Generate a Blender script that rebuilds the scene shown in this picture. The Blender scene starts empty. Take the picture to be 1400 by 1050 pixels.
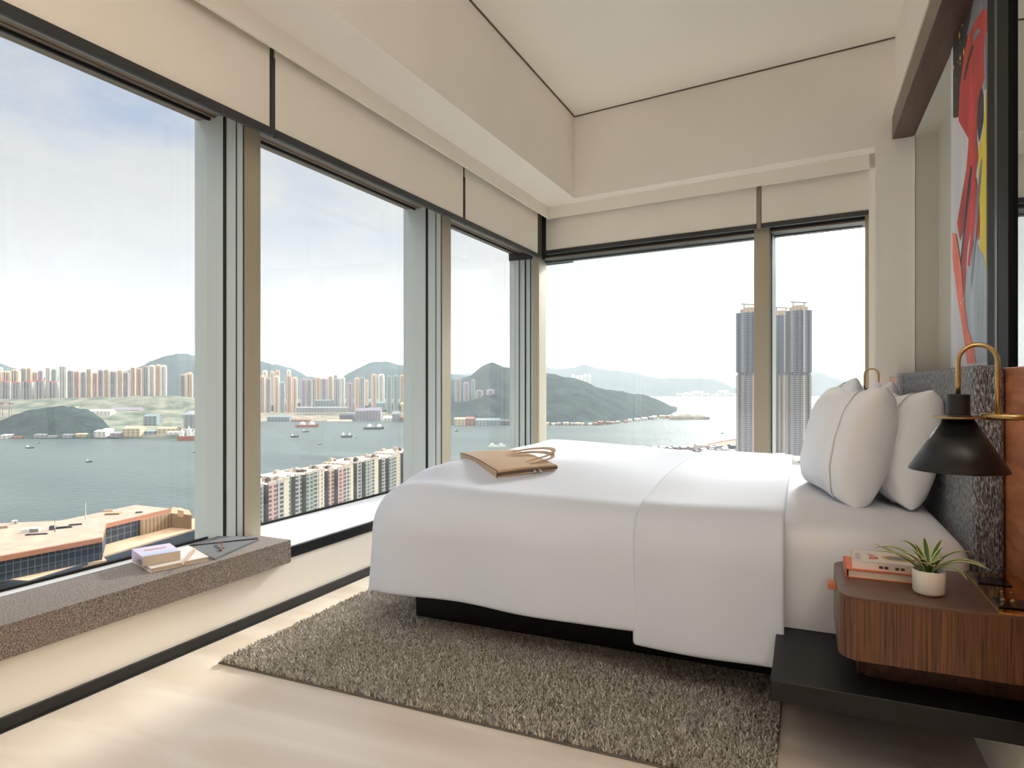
import bpy, bmesh, math, random
import numpy as np
from mathutils import Vector, Matrix
random.seed(7)
rng = np.random.default_rng(7)
S = 1.1                      # camera height in metres; room lengths below are in camera heights
TH = math.radians(24.0)
F = 900.0
CT, ST = math.cos(TH), math.sin(TH)
SC = bpy.context.scene
COL = SC.collection

# ---------------------------------------------------------------- pixel -> place helpers (lengths in camera heights)
def rd(px, py):              # ray direction with unit depth
    r = (px-700)/F; u = (525-py)/F
    return (r*CT-ST, r*ST+CT, u)
def hz(px, py, z):
    d = rd(px, py); k = (z-1)/d[2]; return (d[0]*k, d[1]*k)
def hx(px, py, X):
    d = rd(px, py); k = X/d[0]; return (d[1]*k, 1+d[2]*k)
def far(px, py, d):          # metres
    r = rd(px, py); return Vector((r[0]*d, r[1]*d, S+r[2]*d))

# ---------------------------------------------------------------- objects
def link(o): COL.objects.link(o); return o
def tag(o, label=None, cat=None, group=None, kind=None):
    if label: o['label'] = label
    if cat: o['category'] = cat
    if group: o['group'] = group
    if kind: o['kind'] = kind
    return o
def thing(name, loc, label, cat, group=None, rz=0):
    o = link(bpy.data.objects.new(name, None)); o.location = Vector(loc)*S; o.rotation_euler = (0, 0, rz)
    o.empty_display_size = .05
    return tag(o, label, cat, group)
def setroot(name, loc=(0, 0, 0)):
    o = link(bpy.data.objects.new(name, None)); o.location = Vector(loc)*S; o['kind'] = 'structure'; return o
def copy_tree(o, parent=None):
    c = o.copy(); COL.objects.link(c); c.parent = parent
    for ch in list(o.children):
        k = copy_tree(ch, c); k.matrix_parent_inverse = ch.matrix_parent_inverse.copy()
    return c

class MB:
    """collects geometry of ONE mesh; coordinates in world units of camera heights (u=1 -> S metres) or metres"""
    def __init__(s, scale=S): s.bm = bmesh.new(); s.k = scale; s.mi = 0
    def v(s, p): return s.bm.verts.new((p[0]*s.k, p[1]*s.k, p[2]*s.k))
    def f(s, vs, mi=None):
        try: f = s.bm.faces.new(vs)
        except ValueError: return None
        f.material_index = s.mi if mi is None else mi; return f
    def box(s, a, b, M=None, mi=None):
        P = [(x, y, z) for z in (a[2], b[2]) for x, y in ((a[0], a[1]), (b[0], a[1]), (b[0], b[1]), (a[0], b[1]))]
        if M is not None: P = [tuple(M @ Vector(p)) for p in P]
        V = [s.v(p) for p in P]
        for q in ((3, 2, 1, 0), (4, 5, 6, 7), (0, 1, 5, 4), (1, 2, 6, 5), (2, 3, 7, 6), (3, 0, 4, 7)): s.f([V[i] for i in q], mi)
        return s
    def prism(s, poly, z0, z1, mi=None, side_mi=None, cap=True):
        # poly CCW seen from above
        A = sum(poly[i][0]*poly[(i+1) % len(poly)][1]-poly[(i+1) % len(poly)][0]*poly[i][1] for i in range(len(poly)))
        if A < 0: poly = poly[::-1]; side_mi = side_mi[::-1][1:]+side_mi[::-1][:1] if side_mi else None
        a = [s.v((p[0], p[1], z0)) for p in poly]; b = [s.v((p[0], p[1], z1)) for p in poly]
        n = len(poly)
        for i in range(n):
            s.f([a[i], a[(i+1) % n], b[(i+1) % n], b[i]], side_mi[i] if side_mi else mi)
        if cap: s.f(b, mi); s.f(a[::-1], mi)
        return s
    def poly(s, pts, mi=None): s.f([s.v(p) for p in pts], mi); return s
    def grid(s, P, mi=None, closev=False, closeu=False):
        nu, nv = len(P), len(P[0]); V = [[s.v(p) for p in row] for row in P]
        for i in range(nu if closeu else nu-1):
            for j in range(nv if closev else nv-1):
                s.f([V[i][j], V[(i+1) % nu][j], V[(i+1) % nu][(j+1) % nv], V[i][(j+1) % nv]], mi)
        return V
    def lathe(s, prof, c=(0, 0, 0), n=32, mi=None):
        V = []
        for r, z in prof:
            V.append([s.v((c[0]+r*math.cos(2*math.pi*i/n), c[1]+r*math.sin(2*math.pi*i/n), c[2]+z)) for i in range(n)])
        for a in range(len(prof)-1):
            for i in range(n): s.f([V[a][i], V[a][(i+1) % n], V[a+1][(i+1) % n], V[a+1][i]], mi)
        s.f(V[0][::-1], mi); s.f(V[-1], mi)
        return s
    def tube(s, pts, r, n=12, mi=None, caps=True):
        pts = [Vector(p) for p in pts]; rings = []; up = Vector((.13, .31, .94)).normalized()
        for i, p in enumerate(pts):
            t = (pts[min(i+1, len(pts)-1)]-pts[max(i-1, 0)]).normalized()
            a = up-t*up.dot(t)
            a.normalize(); b = t.cross(a); up = a
            rr = r[i] if isinstance(r, (list, tuple)) else r
            rings.append([s.v(p+(a*math.cos(2*math.pi*k/n)+b*math.sin(2*math.pi*k/n))*rr) for k in range(n)])
        for i in range(len(rings)-1):
            for k in range(n): s.f([rings[i][k], rings[i][(k+1) % n], rings[i+1][(k+1) % n], rings[i+1][k]], mi)
        if caps: s.f(rings[0][::-1], mi); s.f(rings[-1], mi)
        return s
    def build(s, name, mats, parent=None, smooth=False, bevel=0, seg=2, subd=0, weld=True):
        bmesh.ops.remove_doubles(s.bm, verts=s.bm.verts, dist=1e-6) if weld else None
        bmesh.ops.recalc_face_normals(s.bm, faces=s.bm.faces)
        me = bpy.data.meshes.new(name); s.bm.to_mesh(me); s.bm.free()
        for m in (mats if isinstance(mats, (list, tuple)) else [mats]): me.materials.append(m)
        o = link(bpy.data.objects.new(name, me))
        if smooth: me.polygons.foreach_set('use_smooth', [True]*len(me.polygons))
        if bevel:
            md = o.modifiers.new('b', 'BEVEL'); md.width = bevel*s.k; md.segments = seg; md.limit_method = 'ANGLE'; md.angle_limit = math.radians(35)
            me.polygons.foreach_set('use_smooth', [True]*len(me.polygons))
            w = o.modifiers.new('n', 'WEIGHTED_NORMAL')
        if subd:
            md = o.modifiers.new('s', 'SUBSURF'); md.levels = subd; md.render_levels = subd
            me.polygons.foreach_set('use_smooth', [True]*len(me.polygons))
        if parent is not None:
            o.parent = parent
            mw = Matrix.Translation(parent.location) @ parent.rotation_euler.to_matrix().to_4x4() if parent.parent is None else parent_world(parent)
            o.matrix_parent_inverse = mw.inverted()
        return o
def parent_world(o):
    m = Matrix.Translation(o.location) @ o.rotation_euler.to_matrix().to_4x4()
    if o.parent: return parent_world(o.parent) @ o.matrix_parent_inverse @ m
    return m

# ---------------------------------------------------------------- materials
def lin(c):
    return tuple(((x/255)/12.92 if x/255 <= .04045 else ((x/255+.055)/1.055)**2.4) for x in c)
def nodes(name):
    m = bpy.data.materials.new(name); m.use_nodes = True; nt = m.node_tree
    return m, nt, nt.nodes['Principled BSDF'], nt.nodes, nt.links
def mat(name, rgb, rough=.6, metal=0, var=0, vscale=5, bump=0, bscale=50, stretch=(1, 1, 1), spec=.5, detail=4, coat=0, sheen=0, coord='Object'):
    m, nt, b, N, K = nodes(name); c = lin(rgb)
    b.inputs['Base Color'].default_value = (*c, 1); b.inputs['Roughness'].default_value = rough
    b.inputs['Metallic'].default_value = metal; b.inputs['Specular IOR Level'].default_value = spec
    b.inputs['Coat Weight'].default_value = coat
    b.inputs['Sheen Weight'].default_value = sheen
    tc = N.new('ShaderNodeTexCoord'); mp = N.new('ShaderNodeMapping'); mp.inputs['Scale'].default_value = stretch
    K.new(tc.outputs[coord], mp.inputs['Vector'])
    if var:
        n = N.new('ShaderNodeTexNoise'); n.inputs['Scale'].default_value = vscale; n.inputs['Detail'].default_value = detail
        K.new(mp.outputs[0], n.inputs['Vector'])
        r = N.new('ShaderNodeValToRGB'); r.color_ramp.elements[0].position = .3; r.color_ramp.elements[1].position = .7
        r.color_ramp.elements[0].color = (*[x*(1-var) for x in c], 1); r.color_ramp.elements[1].color = (*[min(1, x*(1+var)) for x in c], 1)
        K.new(n.outputs['Fac'], r.inputs['Fac']); K.new(r.outputs['Color'], b.inputs['Base Color'])
    if bump:
        n = N.new('ShaderNodeTexNoise'); n.inputs['Scale'].default_value = bscale; n.inputs['Detail'].default_value = 3
        K.new(mp.outputs[0], n.inputs['Vector'])
        bp = N.new('ShaderNodeBump'); bp.inputs['Strength'].default_value = bump; bp.inputs['Distance'].default_value = .01
        K.new(n.outputs['Fac'], bp.inputs['Height']); K.new(bp.outputs[0], b.inputs['Normal'])
    return m
def wood(name, c1, c2, stretch, rough=.35, scale=6, coat=.15):
    m, nt, b, N, K = nodes(name)
    tc = N.new('ShaderNodeTexCoord'); mp = N.new('ShaderNodeMapping'); mp.inputs['Scale'].default_value = stretch
    K.new(tc.outputs['Object'], mp.inputs['Vector'])
    n = N.new('ShaderNodeTexNoise'); n.inputs['Scale'].default_value = scale; n.inputs['Detail'].default_value = 8; n.inputs['Roughness'].default_value = .62
    n.inputs['Distortion'].default_value = .6
    K.new(mp.outputs[0], n.inputs['Vector'])
    r = N.new('ShaderNodeValToRGB'); e = r.color_ramp.elements
    e[0].position = .34; e[0].color = (*lin(c1), 1); e[1].position = .66; e[1].color = (*lin(c2), 1)
    K.new(n.outputs['Fac'], r.inputs['Fac']); K.new(r.outputs['Color'], b.inputs['Base Color'])
    b.inputs['Roughness'].default_value = rough; b.inputs['Coat Weight'].default_value = coat; b.inputs['Coat Roughness'].default_value = .25
    bp = N.new('ShaderNodeBump'); bp.inputs['Strength'].default_value = .12; bp.inputs['Distance'].default_value = .004
    K.new(n.outputs['Fac'], bp.inputs['Height']); K.new(bp.outputs[0], b.inputs['Normal'])
    return m
def fabric(name, cols, scale, rough=.95, bump=.5, stretch=(1, 1, 1), kind='noise'):
    m, nt, b, N, K = nodes(name)
    tc = N.new('ShaderNodeTexCoord'); mp = N.new('ShaderNodeMapping'); mp.inputs['Scale'].default_value = stretch
    K.new(tc.outputs['Object'], mp.inputs['Vector'])
    n = N.new('ShaderNodeTexNoise'); n.inputs['Scale'].default_value = scale; n.inputs['Detail'].default_value = 5; n.inputs['Roughness'].default_value = .75
    K.new(mp.outputs[0], n.inputs['Vector'])
    r = N.new('ShaderNodeValToRGB'); e = r.color_ramp.elements
    e[0].position = .36; e[0].color = (*lin(cols[0]), 1); e[1].position = .64; e[1].color = (*lin(cols[-1]), 1)
    if len(cols) == 3: q = e.new(.5); q.color = (*lin(cols[1]), 1)
    K.new(n.outputs['Fac'], r.inputs['Fac']); K.new(r.outputs['Color'], b.inputs['Base Color'])
    b.inputs['Roughness'].default_value = rough; b.inputs['Specular IOR Level'].default_value = .15; b.inputs['Sheen Weight'].default_value = .15
    bp = N.new('ShaderNodeBump'); bp.inputs['Strength'].default_value = bump; bp.inputs['Distance'].default_value = .004
    K.new(n.outputs['Fac'], bp.inputs['Height']); K.new(bp.outputs[0], b.inputs['Normal'])
    return m

M = {}
M['wall'] = mat('wall_paint', (239, 233, 223), .7, var=.02, vscale=2, bump=.03, bscale=120)
M['ceiling'] = mat('ceiling_paint', (238, 232, 220), .75, var=.015, vscale=1.2)
M['shadow_gap'] = mat('dark_joint', (98, 84, 70), .8)
M['sill'] = mat('white_sill', (240, 240, 240), .35)
M['blackstone'] = mat('black_stone', (28, 30, 31), .3, var=.5, vscale=18, stretch=(3, 1, 6))
M['black'] = mat('black_lacquer', (9, 9, 10), .5, var=.12, vscale=30)
M['base_black'] = mat('black_skirting', (22, 24, 24), .4)
M['bronze'] = mat('beige_anodised', (180, 170, 148), .45, metal=.3, var=.05, vscale=4, stretch=(60, 60, .2))
M['silver'] = mat('pale_green_aluminium', (204, 212, 208), .5, metal=.15, var=.04, vscale=4, stretch=(60, 60, .2))
M['gasket'] = mat('black_rubber_gasket', (18, 18, 16), .7)
M['darkmetal'] = mat('charcoal_metal', (66, 67, 68), .45, metal=.4)
M['headmetal'] = mat('brown_head_frame', (150, 134, 120), .45, metal=.4)
M['lightmetal'] = mat('light_bead', (165, 162, 155), .4, metal=.4)
M['black_metal'] = mat('black_metal_frame', (9, 9, 10), .6, spec=.25)
M['grey_metal'] = mat('grey_metal_groove', (88, 88, 86), .4, metal=.5)
M['brass'] = mat('brushed_brass', (192, 162, 112), .28, metal=1, var=.05, vscale=30)
M['brass_polished'] = mat('polished_brass', (214, 168, 92), .1, metal=1)
M['shade'] = mat('black_shade', (22, 22, 24), .4, var=.1, vscale=8)
M['ceramic'] = mat('white_ceramic', (226, 220, 210), .4)
M['soil'] = mat('soil', (52, 38, 28), .95, bump=.8, bscale=200)
M['leather_tab'] = mat('tan_leather', (200, 118, 76), .55)
M['leather'] = mat('beige_leather', (196, 168, 138), .5, var=.06, vscale=9, bump=.08, bscale=300)
M['leather_edge'] = mat('dark_leather_edge', (70, 58, 52), .6)
M['bag_inside'] = mat('brown_bag_lining', (96, 74, 62), .7)
M['chrome'] = mat('silver_zip', (200, 198, 194), .25, metal=1)
M['paper'] = mat('book_paper', (214, 200, 180), .8, var=.12, vscale=60, stretch=(1, 1, 12))
M['cover_lilac'] = mat('lilac_cover', (226, 212, 232), .35)
M['cover_blue'] = mat('pale_blue_cover', (200, 212, 236), .35)
M['cover_white'] = mat('white_cover', (238, 228, 220), .4)
M['print_red'] = mat('red_print', (206, 86, 66), .5)
M['print_rose'] = mat('rose_print', (186, 132, 126), .5)
M['print_yellow'] = mat('yellow_print', (222, 178, 80), .5)
M['print_grey'] = mat('grey_print', (126, 134, 140), .5)
M['print_brown'] = mat('brown_print', (96, 66, 52), .5)
M['cover_orange'] = mat('orange_cover', (232, 112, 78), .45)
M['pencil'] = mat('wooden_pencil', (196, 158, 130), .5)
M['felt'] = fabric('grey_felt', [(84, 87, 90), (120, 122, 124)], 180, bump=.2)
M['felt_dark'] = mat('felt_edge', (40, 42, 46), .9)
M['cord'] = mat('brown_leather_cord', (120, 70, 58), .6)
M['bench'] = fabric('taupe_bench_wool', [(70, 60, 54), (128, 116, 107), (178, 168, 157)], 200, bump=.5)
M['linen'] = mat('white_bed_linen', (216, 222, 234), .85, sheen=.1, spec=.2, bump=.04, bscale=500)
M['pillowcase'] = mat('white_pillowcase', (242, 243, 246), .85, sheen=.1, spec=.2)
M['linen_sheet'] = mat('white_sheet', (230, 232, 238), .85, sheen=.1, spec=.2, bump=.06, bscale=9)
M['headboard'] = fabric('grey_tweed', [(34, 36, 42), (116, 119, 125), (226, 226, 228)], 260, bump=.9, stretch=(1, 1, .22))
M['walnut_v'] = wood('walnut_vertical_grain', (46, 26, 16), (122, 76, 44), (24, 24, .6))
M['walnut_top'] = wood('walnut_top', (84, 56, 42), (104, 70, 52), (1, 8, 8))
M['walnut_dark'] = wood('walnut_dark', (58, 34, 22), (92, 56, 36), (8, 1, 8))
M['walnut_panel'] = wood('walnut_wall_panel', (150, 84, 52), (208, 130, 84), (6, 1.1, 7), scale=4)
M['blind'] = mat('cream_blind_fabric', (240, 233, 221), .9, var=.015, vscale=3)
M['niche'] = mat('olive_grey_niche', (200, 197, 184), .75)
M['plate_black'] = mat('black_switch_plate', (14, 14, 18), .12)

# floor
def floor_mat():
    m, nt, b, N, K = nodes('beige_polished_stone')
    tc = N.new('ShaderNodeTexCoord'); mp = N.new('ShaderNodeMapping'); mp.inputs['Scale'].default_value = (.5, 2.6, 1); mp.inputs['Rotation'].default_value = (0, 0, .25)
    K.new(tc.outputs['Object'], mp.inputs['Vector'])
    n = N.new('ShaderNodeTexNoise'); n.inputs['Scale'].default_value = 1.6; n.inputs['Detail'].default_value = 8; n.inputs['Distortion'].default_value = .8
    K.new(mp.outputs[0], n.inputs['Vector'])
    r = N.new('ShaderNodeValToRGB'); e = r.color_ramp.elements
    e[0].position = .3; e[0].color = (*lin((208, 193, 174)), 1); e[1].position = .62; e[1].color = (*lin((228, 218, 204)), 1)
    K.new(n.outputs['Fac'], r.inputs['Fac']); K.new(r.outputs['Color'], b.inputs['Base Color'])
    b.inputs['Roughness'].default_value = .27; b.inputs['Specular IOR Level'].default_value = .5
    return m
M['floor'] = floor_mat()

def glass_mat():
    m, nt, b, N, K = nodes('window_glass'); N.remove(b)
    out = N['Material Output']
    t = N.new('ShaderNodeBsdfTransparent'); t.inputs[0].default_value = (.97, .985, .98, 1)
    g = N.new('ShaderNodeBsdfGlossy'); g.inputs['Roughness'].default_value = 0.0
    lw = N.new('ShaderNodeLayerWeight'); lw.inputs[0].default_value = .5
    pw = N.new('ShaderNodeMath'); pw.operation = 'POWER'; K.new(lw.outputs['Facing'], pw.inputs[0]); pw.inputs[1].default_value = 5
    fr = N.new('ShaderNodeMath'); fr.operation = 'MULTIPLY_ADD'; K.new(pw.outputs[0], fr.inputs[0]); fr.inputs[1].default_value = .5; fr.inputs[2].default_value = .025
    mx = N.new('ShaderNodeMixShader'); K.new(fr.outputs[0], mx.inputs[0]); K.new(t.outputs[0], mx.inputs[1]); K.new(g.outputs[0], mx.inputs[2])
    K.new(mx.outputs[0], out.inputs['Surface']); return m
M['glass'] = glass_mat()
M['mirror'] = mat('mirror_silver', (196, 200, 196), .01, metal=1)

# ---------------------------------------------------------------- wall frames
FI = .0115
def L(s, n, z=0):           # left wall: s along it (away), n inwards
    x0 = -2.126
    return (x0+s*math.sin(FI)+n*math.cos(FI), s*math.cos(FI)-n*math.sin(FI), z)
BE = math.radians(8.9)
def B(t, m, z=0):           # back wall: t to the right, m inwards
    return (-2.09+t*math.cos(BE)-m*math.sin(BE), 5.517-t*math.sin(BE)-m*math.cos(BE), z)
def tx(x, m): return (x+2.09+m*math.sin(BE))/math.cos(BE)
def lbox(mb, s0, s1, n0, n1, z0, z1, mi=None): return mb.prism([L(s0, n0), L(s1, n0), L(s1, n1), L(s0, n1)], z0, z1, mi)
def bbox(mb, t0, t1, m0, m1, z0, z1, mi=None): return mb.prism([B(t0, m0), B(t1, m0), B(t1, m1), B(t0, m1)], z0, z1, mi)

CEIL = 3.275
YB = -2.2                    # rear wall behind the camera
# glass / mullion depths
NG, NM = -.440, -.200        # left: glass, mullion face
MG, MM = -.330, -.167        # back
ZS, ZG = .271, 2.233         # sill, glass head (left)
ZGB = 2.163                  # glass head (back)

def struct(o): o['kind'] = 'structure'; return o

# floor, ceiling
struct(MB().box((-2.8, YB-.1, -.15), (2.9, 6.4, 0)).build('floor', M['floor']))
mb = MB().box((-2.8, YB-.1, CEIL), (2.9, 6.4, CEIL+.12)); struct(mb.build('ceiling', M['ceiling']))
# left: apron wall, bulkhead with pelmet and window head
mb = MB(); lbox(mb, YB, 5.9, -.455, 0, 0, .225); struct(mb.build('wall_left', M['wall']))
mb = MB(); lbox(mb, YB, 5.9, -.455, .004, .225, ZS); struct(mb.build('trim_1', M['blackstone']))
mb = MB(); lbox(mb, YB, 5.9, -.243, -.006, ZS, ZS+.006); lbox(mb, YB, 5.9, NG, -.246, ZS, ZS+.009); struct(mb.build('trim_2', M['sill'], bevel=.001))
mb = MB(); lbox(mb, YB, 5.9, -.1, .012, 0, .041); struct(mb.build('baseboard_left', M['base_black']))
mb = MB(); lbox(mb, YB, 5.9, -.1, .016, 0, .006); struct(mb.build('trim_3', M['blackstone']))
# bulkhead left + back as L-shaped prisms
PS, IS, IB = -.033, .270, .135
tR = tx(.426, IB)
def corner(n, m):            # intersection of left line n and back line m
    p = Vector(L(0, n)[:2]); d = Vector((math.sin(FI), math.cos(FI))); q = Vector(B(0, m)[:2]); e = Vector((math.cos(BE), -math.sin(BE)))
    den = d.x*e.y-d.y*e.x; w = q-p; k = (w.x*e.y-w.y*e.x)/den; r = p+d*k; return (r.x, r.y)
struct(MB().prism([L(YB, PS), corner(PS, 0), B(tR, 0), B(tR, IB), corner(IS, IB), L(YB, IS)], 2.58, CEIL).build('wall_bulkhead', M['wall']))
struct(MB().prism([L(YB, PS-.014), corner(PS-.014, -.014), B(tR, -.014), B(tR, 0), corner(PS, 0), L(YB, PS)], 2.48, 2.7).build('trim_4', M['ceiling']))
struct(MB().prism([L(YB, -.6), corner(-.6, -.55), B(3.2, -.55), B(3.2, -.014), corner(PS-.014, -.014), L(YB, PS-.014)], 2.66, CEIL).build('wall_header', M['wall']))
# dark joint line between ceiling and bulkhead
struct(MB().prism([L(YB, IS+.0), corner(IS, IB), B(tx(.54, IB), IB), B(tx(.54, IB), IB+.010), corner(IS+.010, IB+.010), L(YB, IS+.010)], CEIL-.007, CEIL+.001).build('trim_5', M['shadow_gap']))
# window heads
mb = MB(); lbox(mb, YB, 5.75, -.50, -.215, ZG, 2.67); struct(mb.build('trim_6', M['headmetal']))
mb = MB(); lbox(mb, YB, 5.72, NG+.012, NG+.022, ZG-.012, ZG, 0); lbox(mb, YB, 5.72, NG+.05, NG+.056, ZG-.006, ZG, 1); lbox(mb, YB, 5.72, NG+.11, NG+.118, ZG-.01, ZG, 2)
struct(mb.build('trim_7', [M['gasket'], M['headmetal'], M['lightmetal']]))
mb = MB(); bbox(mb, -.15, 3.0, -.42, MM-.03, ZGB, 2.67); struct(mb.build('trim_8', M['darkmetal']))
mb = MB(); bbox(mb, -.15, 2.62, MM-.032, MM-.02, ZGB-.0, ZGB+.012); struct(mb.build('trim_9', M['headmetal']))
# back: apron wall, sill, right column
tJ = tx(.426, MM)
mb = MB(); bbox(mb, -.3, 3.2, -.345, 0, 0, .225); struct(mb.build('wall_back', M['wall']))
mb = MB(); bbox(mb, -.3, 3.2, -.345, .004, .225, ZS); struct(mb.build('trim_10', M['blackstone']))
mb = MB(); bbox(mb, -.1, tJ, MG, -.006, ZS, ZS+.008); struct(mb.build('trim_11', M['sill']))
struct(MB().prism([B(tR, IB), B(tx(.6457, IB), IB), B(tx(1.4, IB), IB), B(tx(1.4, -.5), -.5), B(tJ, -.5), B(tJ, 0), B(tR, 0)], 0, CEIL).build('wall_column', M['wall']))
struct(MB().prism([L(5.67, -.215), corner(-.215, -.2), B(-.02, -.2), B(-.02, -.5), corner(-.5, -.5), L(5.67, -.5)], 2.165, 2.67).build('trim_23', M['darkmetal']))
# mullions
def mull_left(s0, s1, k):
    o = setroot('trim_%d' % k, L((s0+s1)/2, NM, ZS))
    mb = MB(); lbox(mb, s0, s1, NM-.012, NM, ZS, 2.67); mb.build('face', M['bronze'], o)
    mb = MB(); lbox(mb, s0+.003, s1-.003, NG-.08, NM-.012, ZS, ZG+.02); mb.build('body', M['silver'], o)
    for a, b in ((-.134, -.116), (-.054, -.050), (-.012, -.001)):
        mb = MB(); lbox(mb, s0, s1, NM+a-.0, NM+b, ZS, ZG+.01); mb.build('gasket', M['gasket'], o)
    return o
mull_left(2.211, 2.305, 12); mull_left(3.94, 4.06, 13); mull_left(.45, .56, 14); mull_left(-1.3, -1.19, 15)
o = setroot('trim_16', L(5.7, NM, ZS))
mb = MB(); mb.prism([L(5.66, NM+.012), L(5.66, NM-.05), L(5.9, NM-.05), B(tx(-2.262, MG), MG), B(tx(-2.25, MM), MM)], 0.2, 2.67); mb.build('corner_post', M['bronze'], o, bevel=.004)
mb = MB(); lbox(mb, 5.69, 6.0, NG-.06, NM-.05, .2, ZG+.02); mb.build('body', M['silver'], o)
for a, b in ((-.052, -.044), (-.085, -.08), (-.14, -.13), (-.2, -.196)):
    mb = MB(); lbox(mb, 5.68, 5.7, NM+a, NM+b, ZS, ZG+.01); mb.build('gasket', M['gasket'], o)
o = setroot('trim_17', B(tx(-.3, MM), MM, ZS))
t0, t1 = tx(-.361, MM), tx(-.249, MM)
mb = MB(); bbox(mb, t0, t1, MM-.012, MM, ZS, 2.67); mb.build('face', M['bronze'], o)
mb = MB(); bbox(mb, t0+.003, t1-.003, -.42, MM-.012, ZS, ZGB+.02); mb.build('body', M['silver'], o)
for a, b in ((-.1, -.06), (-.012, -.006)):
    mb = MB(); bbox(mb, t0, t1+.002, MM+a, MM+b, ZS, ZGB+.005); mb.build('gasket', M['gasket'], o)
mb = MB(); bbox(mb, tx(.389, MM), tJ, -.42, MM, ZS, 2.67); struct(mb.build('trim_18', M['bronze']))

# panes: one window each
def win_left(s0, s1, k):
    o = setroot('window_%d' % k, L((s0+s1)/2, NG, ZS))
    mb = MB(); lbox(mb, s0, s1, NG-.006, NG, ZS+.0, ZG+.01); mb.build('pane', M['glass'], o)
    mb = MB(); lbox(mb, s0, s1, NG, NG+.012, ZS+.009, ZS+.020); lbox(mb, s0, s1, NG, NG+.012, ZG-.008, ZG+.001); mb.build('gasket', M['gasket'], o)
win_left(2.305, 3.94, 2); win_left(.56, 2.211, 1); win_left(4.06, 5.69, 3); win_left(-1.19, .45, 6); win_left(YB, -1.3, 7)
def win_back(t0, t1, k):
    o = setroot('window_%d' % k, B((t0+t1)/2, MG, ZS))
    mb = MB(); bbox(mb, t0, t1, MG-.006, MG, ZS, ZGB+.01); mb.build('pane', M['glass'], o)
    mb = MB(); bbox(mb, t0, t1, MG, MG+.01, ZS+.008, ZS+.018); bbox(mb, t0, t1, MG, MG+.01, ZGB-.006, ZGB+.001); mb.build('gasket', M['gasket'], o)
win_back(tx(-2.265, MG), t0, 4); win_back(t1, tx(.389, MG), 5)

# roller blinds
def blind_left(s0, s1, label):
    n = -.092
    o = thing('roller_blind', L((s0+s1)/2, n, 2.12), label, 'blind', 'roller blinds over the windows')
    mb = MB(); lbox(mb, s0, s1, n-.004, n, 2.15, 2.655); mb.build('fabric', M['blind'], o)
    mb = MB(); lbox(mb, s0, s1, n-.014, n+.008, 2.113, 2.151); mb.build('hem_bar', M['darkmetal'], o, bevel=.003)
blind_left(.3, 2.252, 'cream roller blind with charcoal hem bar over the nearest left window')
blind_left(2.282, 4.041, 'cream roller blind over the middle pane of the left window wall')
blind_left(4.068, 5.40, 'cream roller blind over the third left window, nearest the room corner')
def blind_back(x0, x1, label):
    m = -.067; a, b = tx(x0, m), tx(x1, m)
    o = thing('roller_blind', B((a+b)/2, m, 2.17), label, 'blind', 'roller blinds over the windows')
    mb = MB(); bbox(mb, a, b, m-.004, m, 2.21, 2.655); mb.build('fabric', M['blind'], o)
    mb = MB(); bbox(mb, a, b, m-.014, m+.008, 2.176, 2.212); mb.build('hem_bar', M['darkmetal'], o, bevel=.003)
blind_back(-2.151, -.337, 'wide cream roller blind over the back window facing the bed foot')
blind_back(-.301, .424, 'short cream roller blind over the narrow back window beside the column')
# blind brackets in the gaps
def bracket(pl, label):
    o = thing('blind_bracket', pl[0], label, 'bracket', 'brackets between the blinds')
    pl[1](o)
def br1(o):
    mb = MB(); lbox(mb, 2.254, 2.280, -.115, -.086, 2.118, 2.47); mb.build('dark_channel', M['darkmetal'], o)
bracket((L(2.267, -.1, 2.12), br1), 'dark vertical bracket in the gap between the first two left blinds')
def br2(o):
    mb = MB(); lbox(mb, 4.044, 4.065, -.115, -.086, 2.118, 2.44); mb.build('dark_channel', M['darkmetal'], o)
bracket((L(4.055, -.1, 2.12), br2), 'thin dark bracket between the blinds of second and third left windows')
def br3(o):
    a, b = tx(-.334, -.067), tx(-.304, -.067)
    mb = MB(); bbox(mb, a, b, -.09, -.064, 2.18, 2.56); mb.build('channel', M['headmetal'], o)
    mb = MB(); bbox(mb, a, b, -.088, -.062, 2.54, 2.56); mb.build('cap', M['gasket'], o)
bracket((B(tx(-.32, -.067), -.07, 2.2), br3), 'brown vertical bracket between the two back window blinds')
def br4(o):
    mb = MB(); mb.prism([L(5.41, -.088), L(5.50, -.100), L(5.58, -.13), L(5.41, -.13)], 2.13, 2.60); mb.build('channel', M['darkmetal'], o)
bracket((L(5.47, -.1, 2.12), br4), 'dark upright bracket where the left and back blinds meet in the corner')

# ---------------------------------------------------------------- right wall
XW = .503
struct(MB().box((XW+.0235, .8, 0), (.9, 5.3, 1.018)).build('wall_right', M['wall']))
struct(MB().box((.436, .8, 0), (XW+.022, 2.33, .215)).build('baseboard_right', M['wall']))
struct(MB().box((.54, .8, 2.765), (.95, 5.3, CEIL)).build('wall_right_upper', M['wall']))
struct(MB().box((.774, .8, 1.03), (.95, 5.3, 2.765)).build('wall_niche', M['niche']))
struct(MB().box((.648, .8, 2.605), (.775, 5.0, 2.7)).build('trim_19', M['niche']))
struct(MB().prism([B(tx(.652, IB), IB+.006), B(tx(.80, IB), IB+.006), B(tx(.80, IB), IB-.02), B(tx(.652, IB), IB-.02)], 1.05, 2.605).build('trim_20', M['niche']))
struct(MB().prism([B(tx(.641, IB), IB+.012), B(tx(.650, IB), IB+.012), B(tx(.650, IB), IB-.02), B(tx(.641, IB), IB-.02)], 1.05, 2.605).build('trim_21', M['sill']))
o = thing('timber_beam', (.585, 2.9, 2.605), 'reddish walnut beam framing the top of the wall niche above the bed', 'beam')
MB().box((.522, .8, 2.605), (.648, 4.965, 2.755)).build('board', M['walnut_dark'], o, bevel=.003)
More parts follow.
